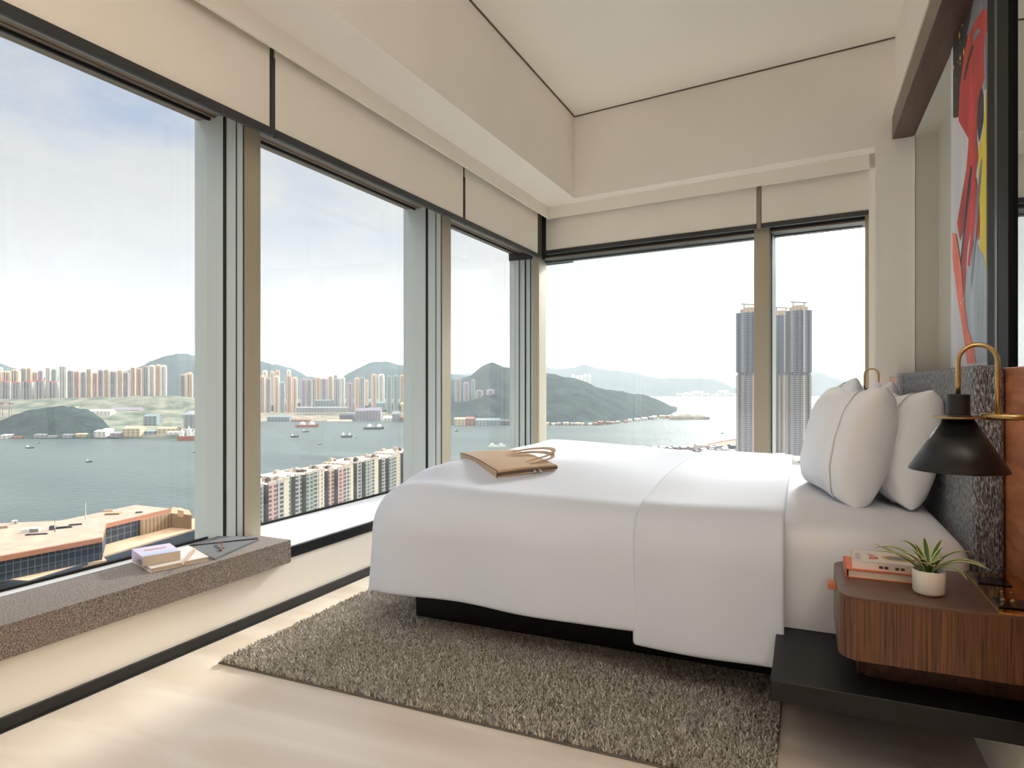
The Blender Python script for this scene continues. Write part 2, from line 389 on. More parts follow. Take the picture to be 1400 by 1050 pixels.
MB().box((.528, .8, 2.755), (.548, 4.965, 2.80)).build('moulding', M['niche'], o, bevel=.003)
tag(MB().box((XW, .8, .216), (XW+.0215, 4.93, 1.045)).build('wood_panel', M['walnut_panel'], bevel=.002), 'orange-brown walnut wall panelling behind the headboard and lamps', 'wall panel')
struct(MB().box((XW+.0225, .8, 1.02), (.78, 4.93, 1.042)).build('trim_22', M['walnut_dark']))
# rear part of the room
struct(MB().box((-2.8, YB-.15, 0), (2.9, YB, CEIL)).build('wall_rear', mat('rear_wall', (150, 142, 132), .8)))
struct(MB().box((2.75, YB, 0), (2.9, .9, CEIL)).build('wall_side', M['wall']))
struct(MB().box((.9, .8, 0), (2.9, .92, CEIL)).build('wall_partition', M['wall']))

# mirror
o = thing('wall_mirror', (.66, 1.9, 1.05), 'tall black-framed mirror above the panelling at the right edge', 'mirror')
MB().box((.646, .9, 1.05), (.672, 2.735, 2.60)).build('mirror_glass', M['mirror'], o)
MB().box((.632, 2.735, 1.045), (.672, 3.02, 2.604)).build('frame', M['black_metal'], o, bevel=.002)
MB().box((.6305, 2.872, 1.05), (.6325, 2.905, 2.60)).build('frame_groove', M['grey_metal'], o)

# painting (abstract canvas)
PX = .640
po = thing('abstract_painting', (PX, 3.4, 1.05), 'tall abstract canvas in red, black, grey and yellow above the headboard', 'painting')
pc = [mat('paint_'+n, c, .6, var=v, vscale=s, stretch=(1, 1, .25)) for n, c, v, s in (
    ('black', (44, 42, 44), .25, 12), ('red', (196, 62, 60), .3, 7), ('yellow', (226, 204, 60), .1, 10), ('pale', (214, 214, 220), .1, 8),
    ('bluegrey', (176, 188, 200), .25, 9), ('coral', (240, 120, 96), .15, 12), ('fleck', (240, 200, 70), .05, 5), ('dark', (52, 48, 56), .2, 15), ('greystroke', (132, 136, 144), .3, 9))]
mb = MB(); mb.box((PX, 3.03, 1.046), (PX+.022, 3.745, 2.60), mi=3)
def stroke(pts, mi, lv=1):
    q = []
    for px, py in pts:
        px = min(max(px, 1303.2), 1349.5)
        y, z = hx(px, py, PX); z = min(max(z, 1.05), 2.598); q.append((PX-.0006*lv, y, z))
    mb.poly(q, mi)
stroke([(1303, -60), (1303, 162), (1310, 160), (1315, 168), (1319, 90), (1326, 40), (1332, 0), (1334, -60)], 0)
stroke([(1331, -60), (1326, 30), (1322, 48), (1330, 52), (1340, 20), (1350, 14), (1350, -60)], 8, 1.2)
stroke([(1303, 160), (1310, 164), (1320, 178), (1325, 190), (1324, 215), (1319, 250), (1312, 300), (1304, 330), (1303, 330)], 3, 2)
stroke([(1311, 165), (1313, 120), (1318, 80), (1324, 50), (1333, 30), (1343, 14), (1350, 12), (1350, 40), (1348, 60), (1347, 105), (1341, 125), (1337, 150), (1336, 190), (1338, 215), (1334, 240), (1344, 300), (1338, 330), (1331, 290), (1322, 300), (1313, 330), (1309, 305), (1315, 270), (1322, 230), (1325, 190)], 1, 3)
stroke([(1350, 120), (1348, 130), (1345, 180), (1339, 200), (1338, 240), (1341, 300), (1340, 340), (1347, 350), (1350, 375)], 2, 3.5)
stroke([(1339, 195), (1337, 170), (1338, 140), (1342, 118), (1345, 130), (1345, 165), (1341, 185)], 7, 4)
stroke([(1333, 44), (1339, 38), (1341, 42), (1335, 52), (1331, 60)], 8, 4)
stroke([(1324, 80), (1330, 60), (1332, 64), (1326, 84), (1320, 110), (1318, 108)], 7, 4)
stroke([(1349, 40), (1346, 70), (1347, 110), (1344, 124), (1350, 122)], 8, 4)
stroke([(1316, 350), (1319, 310), (1326, 270), (1333, 240), (1336, 245), (1330, 300), (1324, 340), (1318, 420)], 1, 4.2)
stroke([(1323, 262), (1328, 225), (1330, 230), (1327, 262), (1319, 330), (1315, 365), (1314, 355)], 7, 4.6)
stroke([(1337, 262), (1343, 215), (1344, 220), (1341, 262), (1334, 345), (1329, 400), (1328, 380)], 8, 4.8)
stroke([(1331, 280), (1337, 260), (1334, 310), (1327, 365), (1324, 362), (1328, 320)], 1, 5)
stroke([(1316, 400), (1320, 350), (1330, 300), (1335, 330), (1341, 340), (1349, 370), (1350, 495), (1335, 497), (1325, 460)], 4, 2.4)
stroke([(1303, 318), (1308, 320), (1315, 365), (1318, 400), (1324, 450), (1332, 470), (1335, 497), (1323, 497), (1320, 470), (1312, 420), (1305, 370), (1303, 352)], 5, 5)
stroke([(1319, 360), (1322, 350), (1331, 300), (1329, 360), (1322, 370)], 3, 4.1)
for px, py, w, h in ((1317, 34, .7, 3), (1313, 48, 1, 6), (1314, 58, .5, 1), (1319, 71, 1, 6), (1314, 79, 1, 4), (1311, 85, .5, 1.2), (1314, 87, .6, 1.5), (1305, 92, .8, 3.5), (1307, 109, .6, 1), (1325, 52, .6, 2), (1327, 6, .5, 1.2), (1308, 142, .5, 1)):
    stroke([(px-w, py), (px, py-h), (px+w, py), (px, py+h)], 6, 6)
for px, py in ((1315, 366), (1316, 394), (1315, 414), (1318, 409), (1337, 490)): stroke([(px-.8, py), (px, py-2.4), (px+.8, py), (px, py+2.4)], 3, 6)
mb.build('canvas', pc, po, weld=False)

# ---------------------------------------------------------------- bench
mb = MB(); mb.prism([L(.2, .030), L(2.255, .030), L(2.255, NM+.004), L(2.205, NM+.004), L(2.205, -.262), L(.2, -.262)], .282, .314)
mb2 = MB(); mb2.prism([L(.2, .030), L(2.255, .030), L(2.255, .006), L(.2, .006)], .214, .30)
mb = MB(); mb.prism([L(.2, .030), L(2.255, .030), L(2.255, NM+.004), L(2.205, NM+.004), L(2.205, -.262), L(.2, -.262), L(.2, .007), ], .2815, .314)
# one profile: top slab and front skirt
def bench():
    mb = MB()
    def prof(s, n0): return [L(s, .030, .214), L(s, .030, .314), L(s, n0, .314), L(s, n0, .2805), L(s, .0065, .2805), L(s, .0065, .214)]
    st = [(.2, -.262), (1.2, -.262), (2.204, -.262), (2.2045, NM+.004), (2.255, NM+.004)]
    rows = [[mb.v(p) for p in prof(s, n)] for s, n in st]
    for i in range(len(rows)-1):
        for j in range(6): mb.f([rows[i][j], rows[i][(j+1) % 6], rows[i+1][(j+1) % 6], rows[i+1][j]])
    mb.f(rows[0]); mb.f(rows[-1][::-1])
    return mb.build('window_bench', M['bench'], bevel=.007, seg=3)
mb.bm.free(); mb2.bm.free()
bo = bench(); tag(bo, 'long taupe wool-covered bench cushion on the window sill at left', 'bench')

# books on the bench
def quadbox(mb, P, z0, z1, mi=None): return mb.prism(P, z0, z1, mi)
ZT = .3145
NBP = [(-2.166, 1.648), (-2.112, 1.853), (-2.325, 1.945), (-2.372, 1.722)]
o = thing('notebook', (-2.245, 1.79, ZT), 'cream notebook lying on the window bench under a thick book', 'notebook')
mb = MB(); quadbox(mb, NBP, ZT, ZT+.003); quadbox(mb, NBP, ZT+.014, ZT+.017); mb.build('cover', M['cover_white'], o, bevel=.001)
def inset(P, k):
    c = (sum(p[0] for p in P)/4, sum(p[1] for p in P)/4); return [(c[0]+(p[0]-c[0])*k, c[1]+(p[1]-c[1])*k) for p in P]
mb = MB(); quadbox(mb, inset(NBP, .985), ZT+.003, ZT+.014); mb.build('pages', M['paper'], o)
ZN = ZT+.0175
o = thing('pencil', (-2.2, 1.80, ZN), 'wooden pencil lying across the cream notebook on the bench', 'pencil')
a, b = hz(240, 774, ZN), hz(266, 752, ZN)
MB().tube([(a[0]+.02, a[1]+.01, ZN+.0042), (b[0]+.0, b[1]-.0, ZN+.0042)], .004, 6).build('barrel', M['pencil'], o)
d = Vector((b[0]-a[0], b[1]-a[1], 0)).normalized()
MB().tube([(b[0], b[1], ZN+.0042), (b[0]+d.x*.014, b[1]+d.y*.014, ZN+.0042)], [.004, .0008], 6).build('tip', M['print_brown'], o)
BP = [(-2.214, 1.650), (-2.166, 1.772), (-2.309, 1.838), (-2.357, 1.712)]
o = thing('thick_book', (-2.26, 1.745, ZN), 'thick paperback with lilac and blue cover on the cream notebook', 'book')
mb = MB(); quadbox(mb, inset(BP, .985), ZN+.0015, ZN+.0335); mb.build('pages', M['paper'], o)
mb = MB(); quadbox(mb, BP, ZN, ZN+.0015); quadbox(mb, BP, ZN+.0335, ZN+.0355)
def lerp(a, b, t): return (a[0]+(b[0]-a[0])*t, a[1]+(b[1]-a[1])*t)
def onP(P, u, v): return lerp(lerp(P[0], P[1], u), lerp(P[3], P[2], u), v)
mb.prism([BP[3], BP[0], lerp(BP[0], BP[1], .012), lerp(BP[3], BP[2], .012)], ZN, ZN+.0355)
mb.build('cover', M['cover_lilac'], o, bevel=.0006)
mb = MB()
mb.poly([(*onP(BP, u, v), ZN+.0357) for u, v in ((.02, .05), (.98, .05), (.98, .38), (.02, .30))]); mb.build('cover_band', M['cover_blue'], o)
mb = MB()
for i in range(9):
    u = .22+i*.065; mb.poly([(*onP(BP, uu, vv), ZN+.0359) for uu, vv in ((u, .55), (u+.045, .55), (u+.045, .68), (u, .68))])
mb.build('title', M['print_rose'], o)

# felt folder
FP = [(-2.092, 1.80), (-2.225, 2.165), (-2.372, 2.06), (-2.26, 1.74)]
FP = [(-2.095, 1.80), (-2.20, 2.175), (-2.372, 2.11), (-2.30, 1.87)]
o = thing('felt_folder', (-2.24, 1.99, ZT), 'grey felt document folder with leather cord lying beside the notebook', 'folder')
# keep clear of the notebook: the folder slips under its corner slightly raised -> starts after the notebook edge
FP = [(-2.098, 1.868), (-2.190, 2.19), (-2.372, 2.13), (-2.352, 1.962)]
mb = MB(); quadbox(mb, FP, ZT, ZT+.008); mb.build('body', M['felt'], o, bevel=.0015)
mb = MB(); mb.prism([lerp(FP[3], FP[0], .02), FP[3], FP[2], lerp(FP[2], FP[1], .98), lerp(FP[1], FP[0], .05), onP(FP, .55, .62)], ZT+.009, ZT+.014); mb.build('flap', M['felt'], o, bevel=.001)
q = onP(FP, .5, .52)
MB().lathe([(.008, 0), (.008, .003)], (q[0], q[1], ZT+.0142), 16).build('button', M['cord'], o)
q2 = onP(FP, .36, .28)
MB().lathe([(.008, 0), (.008, .003)], (q2[0], q2[1], ZT+.0082), 16).build('button', M['cord'], o)
MB().tube([(q[0], q[1], ZT+.019), ((q[0]+q2[0])/2+.006, (q[1]+q2[1])/2, ZT+.0165), (q2[0], q2[1], ZT+.013), (q2[0]+.02, q2[1]-.03, ZT+.0105), (q2[0]+.035, q2[1]-.04, ZT+.0115)], .0034, 8).build('cord', M['cord'], o)

# ---------------------------------------------------------------- rug
def rug():
    x0, x1, y0, y1 = -1.915, -.067, 1.722, 4.25
    ro = thing('shag_rug', ((x0+x1)/2, (y0+y1)/2, 0), 'grey-brown shaggy rug on the stone floor under the bed', 'rug')
    bed = (-1.503, 2.375)
    MB().box((x0, y0, 0.0005), (x1, y1, .006)).build('backing', mat('rug_backing', (104, 99, 90), .95), ro)
    m, nt, b, N, K = nodes('rug_pile')
    b.inputs['Roughness'].default_value = .95; b.inputs['Specular IOR Level'].default_value = .1
    at = N.new('ShaderNodeAttribute'); at.attribute_name = 'tint'
    r = N.new('ShaderNodeValToRGB'); e = r.color_ramp.elements
    e[0].position = 0; e[0].color = (*lin((120, 116, 110)), 1); e[1].position = 1; e[1].color = (*lin((238, 232, 220)), 1); q = e.new(.5); q.color = (*lin((190, 183, 170)), 1)
    K.new(at.outputs['Fac'], r.inputs['Fac']); K.new(r.outputs['Color'], b.inputs['Base Color'])
    n = 150000
    X = rng.uniform(x0+.004, x1-.004, n*2); Y = rng.uniform(y0+.004, y1-.004, n*2)
    keep = ~((X > bed[0]+.06) & (Y > bed[1]+.06))
    X, Y = X[keep][:n], Y[keep][:n]; n = len(X)
    ang = rng.uniform(0, 2*np.pi, n); lean = rng.uniform(.002, .011, n); la = rng.uniform(0, 2*np.pi, n)
    # clumps lean together
    cl = np.sin(X*23+np.sin(Y*17)*2)+np.cos(Y*29+np.sin(X*13)*2); la = la+cl*.25
    hgt = rng.uniform(.012, .022, n); w = rng.uniform(.0012, .0024, n)
    dx, dy = np.cos(ang)*w, np.sin(ang)*w
    lx, ly = np.cos(la)*lean, np.sin(la)*lean
    z0 = .005
    V = np.stack([
        np.stack([X-dx, Y-dy, np.full(n, z0)], 1), np.stack([X+dx, Y+dy, np.full(n, z0)], 1),
        np.stack([X+dx+lx*.5, Y+dy+ly*.5, z0+hgt*.65], 1), np.stack([X-dx+lx*.5, Y-dy+ly*.5, z0+hgt*.65], 1),
        np.stack([X+lx*1.5, Y+ly*1.5, z0+hgt*.95], 1)], 1).reshape(-1, 3)*S
    base = np.arange(n)*5
    quads = np.stack([base, base+1, base+2, base+3], 1); tris = np.stack([base+3, base+2, base+4], 1)
    loops = np.concatenate([np.concatenate([quads, tris], 1).reshape(-1)])
    starts = np.stack([np.arange(n)*7, np.arange(n)*7+4], 1).reshape(-1)
    me = bpy.data.meshes.new('pile'); me.vertices.add(n*5); me.vertices.foreach_set('co', V.astype(np.float32).reshape(-1))
    me.loops.add(n*7); me.loops.foreach_set('vertex_index', loops.astype(np.int32))
    me.polygons.add(n*2); me.polygons.foreach_set('loop_start', starts.astype(np.int32))
    me.update(calc_edges=True); me.validate()
    tint = np.repeat(np.clip(rng.normal(.5, .28, n), 0, 1), 5).astype(np.float32)
    a = me.attributes.new('tint', 'FLOAT', 'POINT'); a.data.foreach_set('value', tint)
    me.materials.append(m)
    o = link(bpy.data.objects.new('pile', me)); o.parent = ro; o.matrix_parent_inverse = Matrix.Translation(ro.location).inverted(); o['kind'] = 'stuff'
rug()

# ---------------------------------------------------------------- bed
bed = thing('platform_bed', (-.6, 3.0, 0), 'king-size bed with black platform base and white mattress facing the windows', 'bed')
MB().box((-1.503, 2.375, .0215), (XW-.01, 3.65, .27)).build('base', M['black'], bed, bevel=.003)
MB().box((-.078, 1.744, .218), (XW-.001, 2.378, .27)).build('side_platform', M['black'], bed, bevel=.003)
def smooth(t): t = max(0, min(1, t)); return t*t*(3-2*t)
def rbox(mb, a, b, r, n=5, wr=0):
    # rounded box through superellipsoid-like sphere-cube mapping
    cx, cy, cz = [(a[i]+b[i])/2 for i in range(3)]; hx_, hy_, hz_ = [(b[i]-a[i])/2 for i in range(3)]
    bmesh.ops.create_cube(mb.bm, size=2)
    return
# mattress with fitted sheet
def mattress():
    mb = MB()
    A, Bx, C, D = -1.46, .422, 2.135, 3.85; z0, z1 = .272, .575; r = .075
    nx, ny = 40, 40
    def prof(t):  # t 0..1 perimeter param not needed
        return t
    P = []
    # build as a draped grid on top + sides
    def coord(k, n, lo, hi, drop):
        t = k/(n-1); Ltot = (hi-lo)+2*drop; s = -drop+t*Ltot; return s
    drop = (z1-z0)
    N_ = 64
    for i in range(N_):
        row = []
        for j in range(N_):
            sx = -drop+(Bx-A+2*drop)*i/(N_-1); sy = -drop+(D-C+2*drop)*j/(N_-1)
            ex = max(r*1.0-sx, sx-(Bx-A-r), 0); ey = max(r-sy, sy-(D-C-r), 0)
            cx = min(max(sx, r), Bx-A-r); cy = min(max(sy, r), D-C-r)
            dx = (sx-cx); dy = (sy-cy)
            e = (abs(dx)**5+abs(dy)**5)**.2
            if e > 1e-6:
                q = e/r; ang = min(q, math.pi/2); out = r*math.sin(ang); dn = r*(1-math.cos(ang))+max(0, e-r*math.pi/2)
                nn = math.hypot(dx, dy); mxd = max(abs(dx), abs(dy)); f = (mxd/nn)
                # squarer corners
                ux, uy = dx/nn, dy/nn
                X = cx+ux*out*(1+.15*(1-f)); Y = cy+uy*out*(1+.15*(1-f)); Z = z1-dn
            else: X, Y, Z = cx, cy, z1
            Z += .022*smooth(min(cx-r, Bx-A-r-cx)/.3)*smooth(min(cy-r, D-C-r-cy)/.3)
            Z = max(Z, z0)
            Z += 0
            row.append((A+X, C+Y, Z))
        P.append(row)
    mb.grid(P)
    o = mb.build('mattress', M['linen_sheet'], bed, smooth=True, subd=1)
    return o
mattress()

def drape(name, x0, x1, C, D, A_end, z_top, r, hem, crown, off, parent, xedge_drop, hem_wave=.008, nx=70, ny=110, seed=1):
    """cloth lying over the bed; drops over near and far sides, and over the foot when xedge_drop"""
    rs = np.random.default_rng(seed); ph = rs.uniform(0, 6.28, 8)
    drop = z_top-hem+r*.57
    P = []
    for i in range(nx):
        t = i/(nx-1)
        sx = (x0+r-drop if xedge_drop else x0)*(1-t)+x1*t
        row = []
        for j in range(ny):
            u = j/(ny-1); sy = (C+r-drop)*(1-u)+(D-r+drop)*u
            cx = max(sx, x0+r) if xedge_drop else sx
            cy = min(max(sy, C+r), D-r)
            dx, dy = sx-cx, sy-cy
            e = (abs(dx)**7+abs(dy)**7)**(1/7)
            cr = crown(cx, cy)
            if e > 1e-6:
                a = min(e/r, math.pi/2); out = r*math.sin(a); dn = r*(1-math.cos(a))+max(0, e-r*math.pi/2)
                nn = math.hypot(dx, dy); f = max(abs(dx), abs(dy))/nn
                k = out*(1+.25*(1-f))
                fl = .030*smooth((dn-r)/.3)
                X = cx+dx/nn*(k+fl*.6); Y = cy+dy/nn*(k+fl*.4)
                Z = z_top-dn
                wob = hem_wave*smooth((dn-.05)/.25)
                Y += wob*(math.sin(X*7+ph[0])+.5*math.sin(X*15+ph[1]))*(1 if abs(dy) > abs(dx) else 0)
                X += wob*(math.sin(Y*6+ph[2])+.5*math.sin(Y*13+ph[3]))*(1 if abs(dx) >= abs(dy) else 0)
                Z += cr*max(0, 1-dn/r)
            else: X, Y, Z = cx, cy, z_top+cr
            Z += .0025*math.sin(X*9+Y*5+ph[4])+.002*math.sin(X*-6+Y*11+ph[5])
            # puff outward
            row.append((X, Y, Z+off))
        P.append(row)
    mb = MB(); mb.grid(P)
    o = mb.build(name, M['linen'], parent, smooth=True)
    md = o.modifiers.new('t', 'SOLIDIFY'); md.thickness = .012*S; md.offset = -1
    md = o.modifiers.new('s', 'SUBSURF'); md.levels = 1; md.render_levels = 1
    return o
def crown_duvet(x, y):
    a = smooth((x+1.56)/.2)
    b = (.2+.8*smooth((y-2.13)/(.30+.34*smooth((x+1.5)/.6))))*smooth((3.95-y)/.30)
    tail = 1-.75*smooth((x+1.2)/1.0)
    return (.018+.072*a*tail)*b
duv = thing('duvet', (-1.0, 3.0, .6), 'plump white duvet spread over the bed and hanging over its foot', 'duvet')
DC, DD = 2.095, 3.925
drape('cover', -1.585, -.30, DC, DD, None, .580, .150, .205, crown_duvet, .0, duv, True)
drape('folded_band', -.505, -.055, DC-.014, DD+.014, None, .597, .150, .165, lambda x, y: crown_duvet(x, y)+.004, .0, duv, False, nx=26, seed=4)

# headboard
hb = thing('headboard', (.47, 3.03, .27), 'charcoal and white tweed upholstered headboard standing against the wood panel', 'headboard')
def pad(y0, y1, x0=.426, x1=XW-.001, z0=.272, z1=1.053):
    return MB().box((x0, y0, z0), (x1, y1, z1)).build('padded_section', M['headboard'], hb, bevel=.018, seg=4)
pad(2.195, 3.598); pad(3.602, 3.87)

# pillows
def pillow(name, c, W, H, T, lean, yaw, label, seed, roll=0):
    rs = np.random.default_rng(seed); ph = rs.uniform(0, 6.28, 10)
    o = thing(name, c, label, 'pillow', 'pillows at the head of the bed')
    n = 34
    R = Matrix.Rotation(yaw, 3, 'Z') @ Matrix.Rotation(lean, 3, 'Y') @ Matrix.Rotation(roll, 3, 'X')
    def pt(u, v, sgn):
        pin = 1-.05*(1-abs(v)**2.0)*(abs(u)**3); pinv = 1-.07*(1-abs(u)**2.0)*(abs(v)**3)
        y = u*W/2*pin; z = v*H/2*pinv
        k = max(0, (1-abs(u)**2.7))*max(0, (1-abs(v)**2.7))
        t = T/2*k**.40
        t *= 1+.05*math.sin(u*4+ph[0])*math.cos(v*3+ph[1])
        wr = .0035*math.sin(8*u+6*v+ph[2])*abs(u*v)+.003*math.sin(14*(u-v)+ph[3])*(abs(u)**2)
        x = sgn*(t+wr*(1 if k > 0 else 0))
        sag = -.10*H*(1-abs(u)**2)*max(0, v)**3
        z += sag*.55
        p = R @ Vector((x, y, z+H/2)); return (c[0]+p.x, c[1]+p.y, c[2]+p.z)
    mb = MB()
    for sgn in (1, -1):
        mb.grid([[pt(-1+2*i/(n-1), -1+2*j/(n-1), sgn) for j in range(n)] for i in range(n)])
    mb.build('cushion', M['pillowcase'], o, smooth=True, subd=1)
    # pillowcase flap edge near the open end
    mb = MB()
    rows = []
    for j in range(30):
        v = -.97+1.94*j/29; a = []
        for u, of in ((-.745, .0045), (-.74, .006), (-.70, .006), (-.45, .004)):
            p = Vector(pt(u, v, -1)); nrm = R @ Vector((-1, 0, 0)); a.append(tuple(p+nrm*of*.7))
        rows.append(a)
    mb.grid(rows); mb.build('case_hem', M['pillowcase'], o, smooth=True)
    return o
ZM = .588
pillow('pillow', (.090, 2.725, ZM-.010), .56, .43, .235, math.radians(13), math.radians(13), 'large white pillow standing nearest the camera in the front row', 1)
pillow('pillow', (.277, 2.80, ZM-.010), .60, .415, .20, math.radians(9), math.radians(8), 'white pillow behind the nearest one, leaning on the headboard', 2)
pillow('pillow', (.095, 3.42, ZM-.010), .60, .47, .16, math.radians(14), math.radians(-2), 'white pillow in the front row on the window side, only its peak showing', 3)
pillow('pillow', (.250, 3.46, ZM-.010), .60, .45, .15, math.radians(11), 0, 'white pillow on the window side leaning on the headboard behind another', 4)

# ---------------------------------------------------------------- bag on the bed
def bag():
    N_, Lc, Rc = Vector((-1.122, 2.372, 0)), Vector((-1.405, 2.586, 0)), Vector((-.935, 2.56, 0))
    o = thing('leather_bag', (-1.18, 2.56, .655), 'slim beige leather document bag with handles lying on the duvet', 'bag')
    e1 = (Lc-N_); e2 = (Rc-N_)
    z = .6505
    def P(a, b, h): p = N_+e1*a+e2*b; return (p.x, p.y, zz(a, b)+h)
    def zz(a, b):
        p = N_+e1*a+e2*b; return .5*(.5845+crown_duvet(p.x, p.y))+.5*(.614+.040*a+.026*b)
    n = 14
    top = []; T = .031
    def thick(a, b): return T*(.72+.28*(1-max(0, b)**2))-.006*math.sin(math.pi*b)*math.sin(3*a)
    mb = MB()
    topg = [[P(i/n, j/n, thick(i/n, j/n)) for j in range(n+1)] for i in range(n+1)]
    botg = [[P(i/n, j/n, 0) for j in range(n+1)] for i in range(n+1)]
    mb.grid(topg); mb.grid(botg)
    for g in range(n):
        for (i0, j0, i1, j1) in ((g, 0, g+1, 0), (g, n, g+1, n), (0, g, 0, g+1), (n, g, n, g+1)):
            mb.f([mb.v(topg[i0][j0]), mb.v(topg[i1][j1]), mb.v(botg[i1][j1]), mb.v(botg[i0][j0])])
    mb.build('body', M['leather'], o, smooth=False, bevel=.003)
    # dark piping along the near long side and the side edge
    def strip(pts, r=.0016, nm='piping', m='leather_edge'): MB().tube(pts, r, 6).build(nm, M[m], o)
    strip([P(i/12, 0, thick(i/12, 0)+.0005) for i in range(13)])
    strip([P(i/12, 0, .001) for i in range(13)])
    strip([P(0, 0, T*i/4) for i in range(5)])
    # zip opening on the short side (b from 0 to 1 at a=0)
    mb = MB()
    q = []
    for i in range(13):
        b = i/12; q.append([P(-.006, b, thick(0, b)*.30), P(-.012, b, thick(0, b)*.52), P(-.006, b, thick(0, b)*.74)])
    mb.grid(q); mb.build('zip_tape', M['bag_inside'], o)
    strip([P(-.014, .05+i*.9/10, thick(0, .5)*.52) for i in range(11)], .0012, 'zip_teeth', 'chrome')
    for b in (.60, .69):
        c = P(-.025, b, .006)
        MB().lathe([(.0035, -.004), (.0075, 0), (.0075, .006), (.0035, .010)], c, 12).build('zip_pull', M['chrome'], o)
        MB().tube([P(-.014, b, T*.5), P(-.024, b, T*.35), c], .002, 8).build('pull_link', M['chrome'], o)
    # two flat handles
    def handle(a0, a1, lift, reach):
        rows = []
        for i in range(25):
            t = i/24; th = math.pi*t
            a = (a0+a1)/2+(a0-a1)/2*math.cos(th)
            b = .62+reach*math.sin(th)**.8
            c = P(a, b, 0); h = T*.86+lift*math.sin(th)
            dirv = Vector(((a0-a1)/2*math.sin(th), 0, 0))
            w = .019
            inner = P(a, b-.0, h); 
            rows.append([(inner[0], inner[1], inner[2]), (inner[0]+e2.normalized().x*w, inner[1]+e2.normalized().y*w, inner[2]+.004)])
        mb = MB(); mb.grid(rows); h_ = mb.build('handle', M['leather'], o)
        s_ = h_.modifiers.new('s', 'SOLIDIFY'); s_.thickness = .006
    handle(.22, .72, .016, .62); handle(.12, .62, .004, .52)
bag()

# ---------------------------------------------------------------- nightstand
ns = thing('nightstand', (.28, 1.9, .27), 'walnut bedside cabinet with rounded corner standing on the black platform', 'nightstand')
def rpoly(x0, x1, y0, y1, r, n=10):
    p = []
    for cx, cy, a0 in ((x0+r, y0+r, 180), (None, None, None),):
        if cx is None: continue
        for i in range(n+1):
            a = math.radians(a0+90*i/n); p.append((cx+r*math.cos(a), cy+r*math.sin(a)))
    p += [(x1, y0), (x1, y1)]
    for i in range(n+1):
        a = math.radians(90+90*i/n); p.append((x0+r+r*math.cos(a), y1-r+r*math.sin(a)))
    return p
XN0, XN1, YN0, YN1 = .073, XW-.002, 1.735, 2.085
MB().prism(rpoly(XN0, XN1, YN0, YN1, .05), .352, .4945).build('body', M['walnut_v'], ns, bevel=.0015)
MB().prism(rpoly(XN0, XN1, YN0, YN1, .05), .4945, .5).build('top', M['walnut_top'], ns, bevel=.0012)
MB().prism(rpoly(XN0+.055, XN1, YN0+.125, YN1-.02, .03), .2705, .352).build('plinth', M['walnut_dark'], ns)
MB().tube([(.124, 1.868, .2705), (.119, 1.868, .352)], [.004, .011], 10).build('foot', M['walnut_v'], ns)
MB().box((XN0-.0006, 1.80, .372), (XN0+.001, 2.03, .476)).build('drawer_front', M['walnut_v'], ns)
MB().box((XN0-.020, 1.885, .470), (XN0+.001, 1.93, .484)).build('leather_pull', M['leather_tab'], ns, bevel=.002)
tag(MB().box((.384, YN0+.001, .5003), (XN1, YN1-.001, .5045)).build('brass_plate', M['brass_polished'], bevel=.001), 'polished brass tray plate set on the wall end of the nightstand', 'tray')
def switch(xa, xb, ya, yb, label, togs, screws):
    o = thing('switch_plate', ((xa+xb)/2, (ya+yb)/2, .5048), label, 'switch')
    MB().box((xa, ya, .5048), (xb, yb, .508)).build('plate', M['plate_black'], o, bevel=.001)
    for x, y in togs:
        MB().lathe([(.006, 0), (.006, .003), (.0035, .005), (.003, .006)], (x, y, .508), 16).build('toggle_collar', M['brass'], o)
        MB().tube([(x, y, .512), (x-.002, y-.001, .522), (x-.004, y-.002, .530)], [.0022, .003, .0034], 10).build('toggle', M['brass'], o)
    for x, y in screws: MB().lathe([(.0035, 0), (.0035, .002)], (x, y, .508), 12).build('screw', M['brass'], o)
a = hz(1378, 824, .508); switch(a[0]-.025, .495, a[1]-.035, a[1]+.035, 'black switch plate with brass toggles on the brass tray, nearer the camera', [(a[0]-.006, a[1]+.012), (a[0]+.012, a[1]+.010)], [(a[0]-.015, a[1]-.02)])
a = hz(1350, 791, .508); switch(a[0]-.028, a[0]+.042, a[1]-.045, a[1]+.025, 'black socket plate at the bed side of the brass tray', [], [(a[0]-.006, a[1]+.013)])

# books on the nightstand
zb = .5005
o = thing('orange_book', (.2, 1.98, zb), 'book with orange cover end under the white book on the nightstand', 'book')
MB().box((.103, 1.913, zb+.0015), (.297, 2.045, zb+.0195)).build('pages', M['paper'], o)
mb = MB(); mb.box((.098, 1.910, zb), (.30, 2.05, zb+.0015)); mb.box((.098, 1.910, zb+.0195), (.30, 2.05, zb+.021)); mb.box((.097, 1.910, zb), (.099, 2.05, zb+.021)); mb.build('cover', M['cover_orange'], o)
mb = MB()
for i, x in enumerate((.10, .125, .16)):
    pass
MB().box((.0964, 1.93, zb+.004), (.0972, 2.03, zb+.008)).build('title', M['cover_white'], o)
o = thing('white_book', (.21, 1.985, zb+.0215), 'white softcover book with orange and yellow print on top beside the plant', 'book')
RW = Matrix.Translation((.205, 1.985, 0)) @ Matrix.Rotation(math.radians(-2), 4, 'Z')
MB().box((-.085, -.062, zb+.023), (.098, .066, zb+.0395), RW).build('pages', M['paper'], o)
mb = MB(); mb.box((-.089, -.065, zb+.0213), (.10, .069, zb+.023), RW); mb.box((-.089, -.065, zb+.0395), (.10, .069, zb+.041), RW); mb.box((-.091, -.065, zb+.0213), (-.088, .069, zb+.041), RW); mb.box((-.089, -.0655, zb+.0213), (.10, -.062, zb+.041), RW)
mb.build('cover', M['cover_white'], o)
mb = MB(); zt = zb+.0413
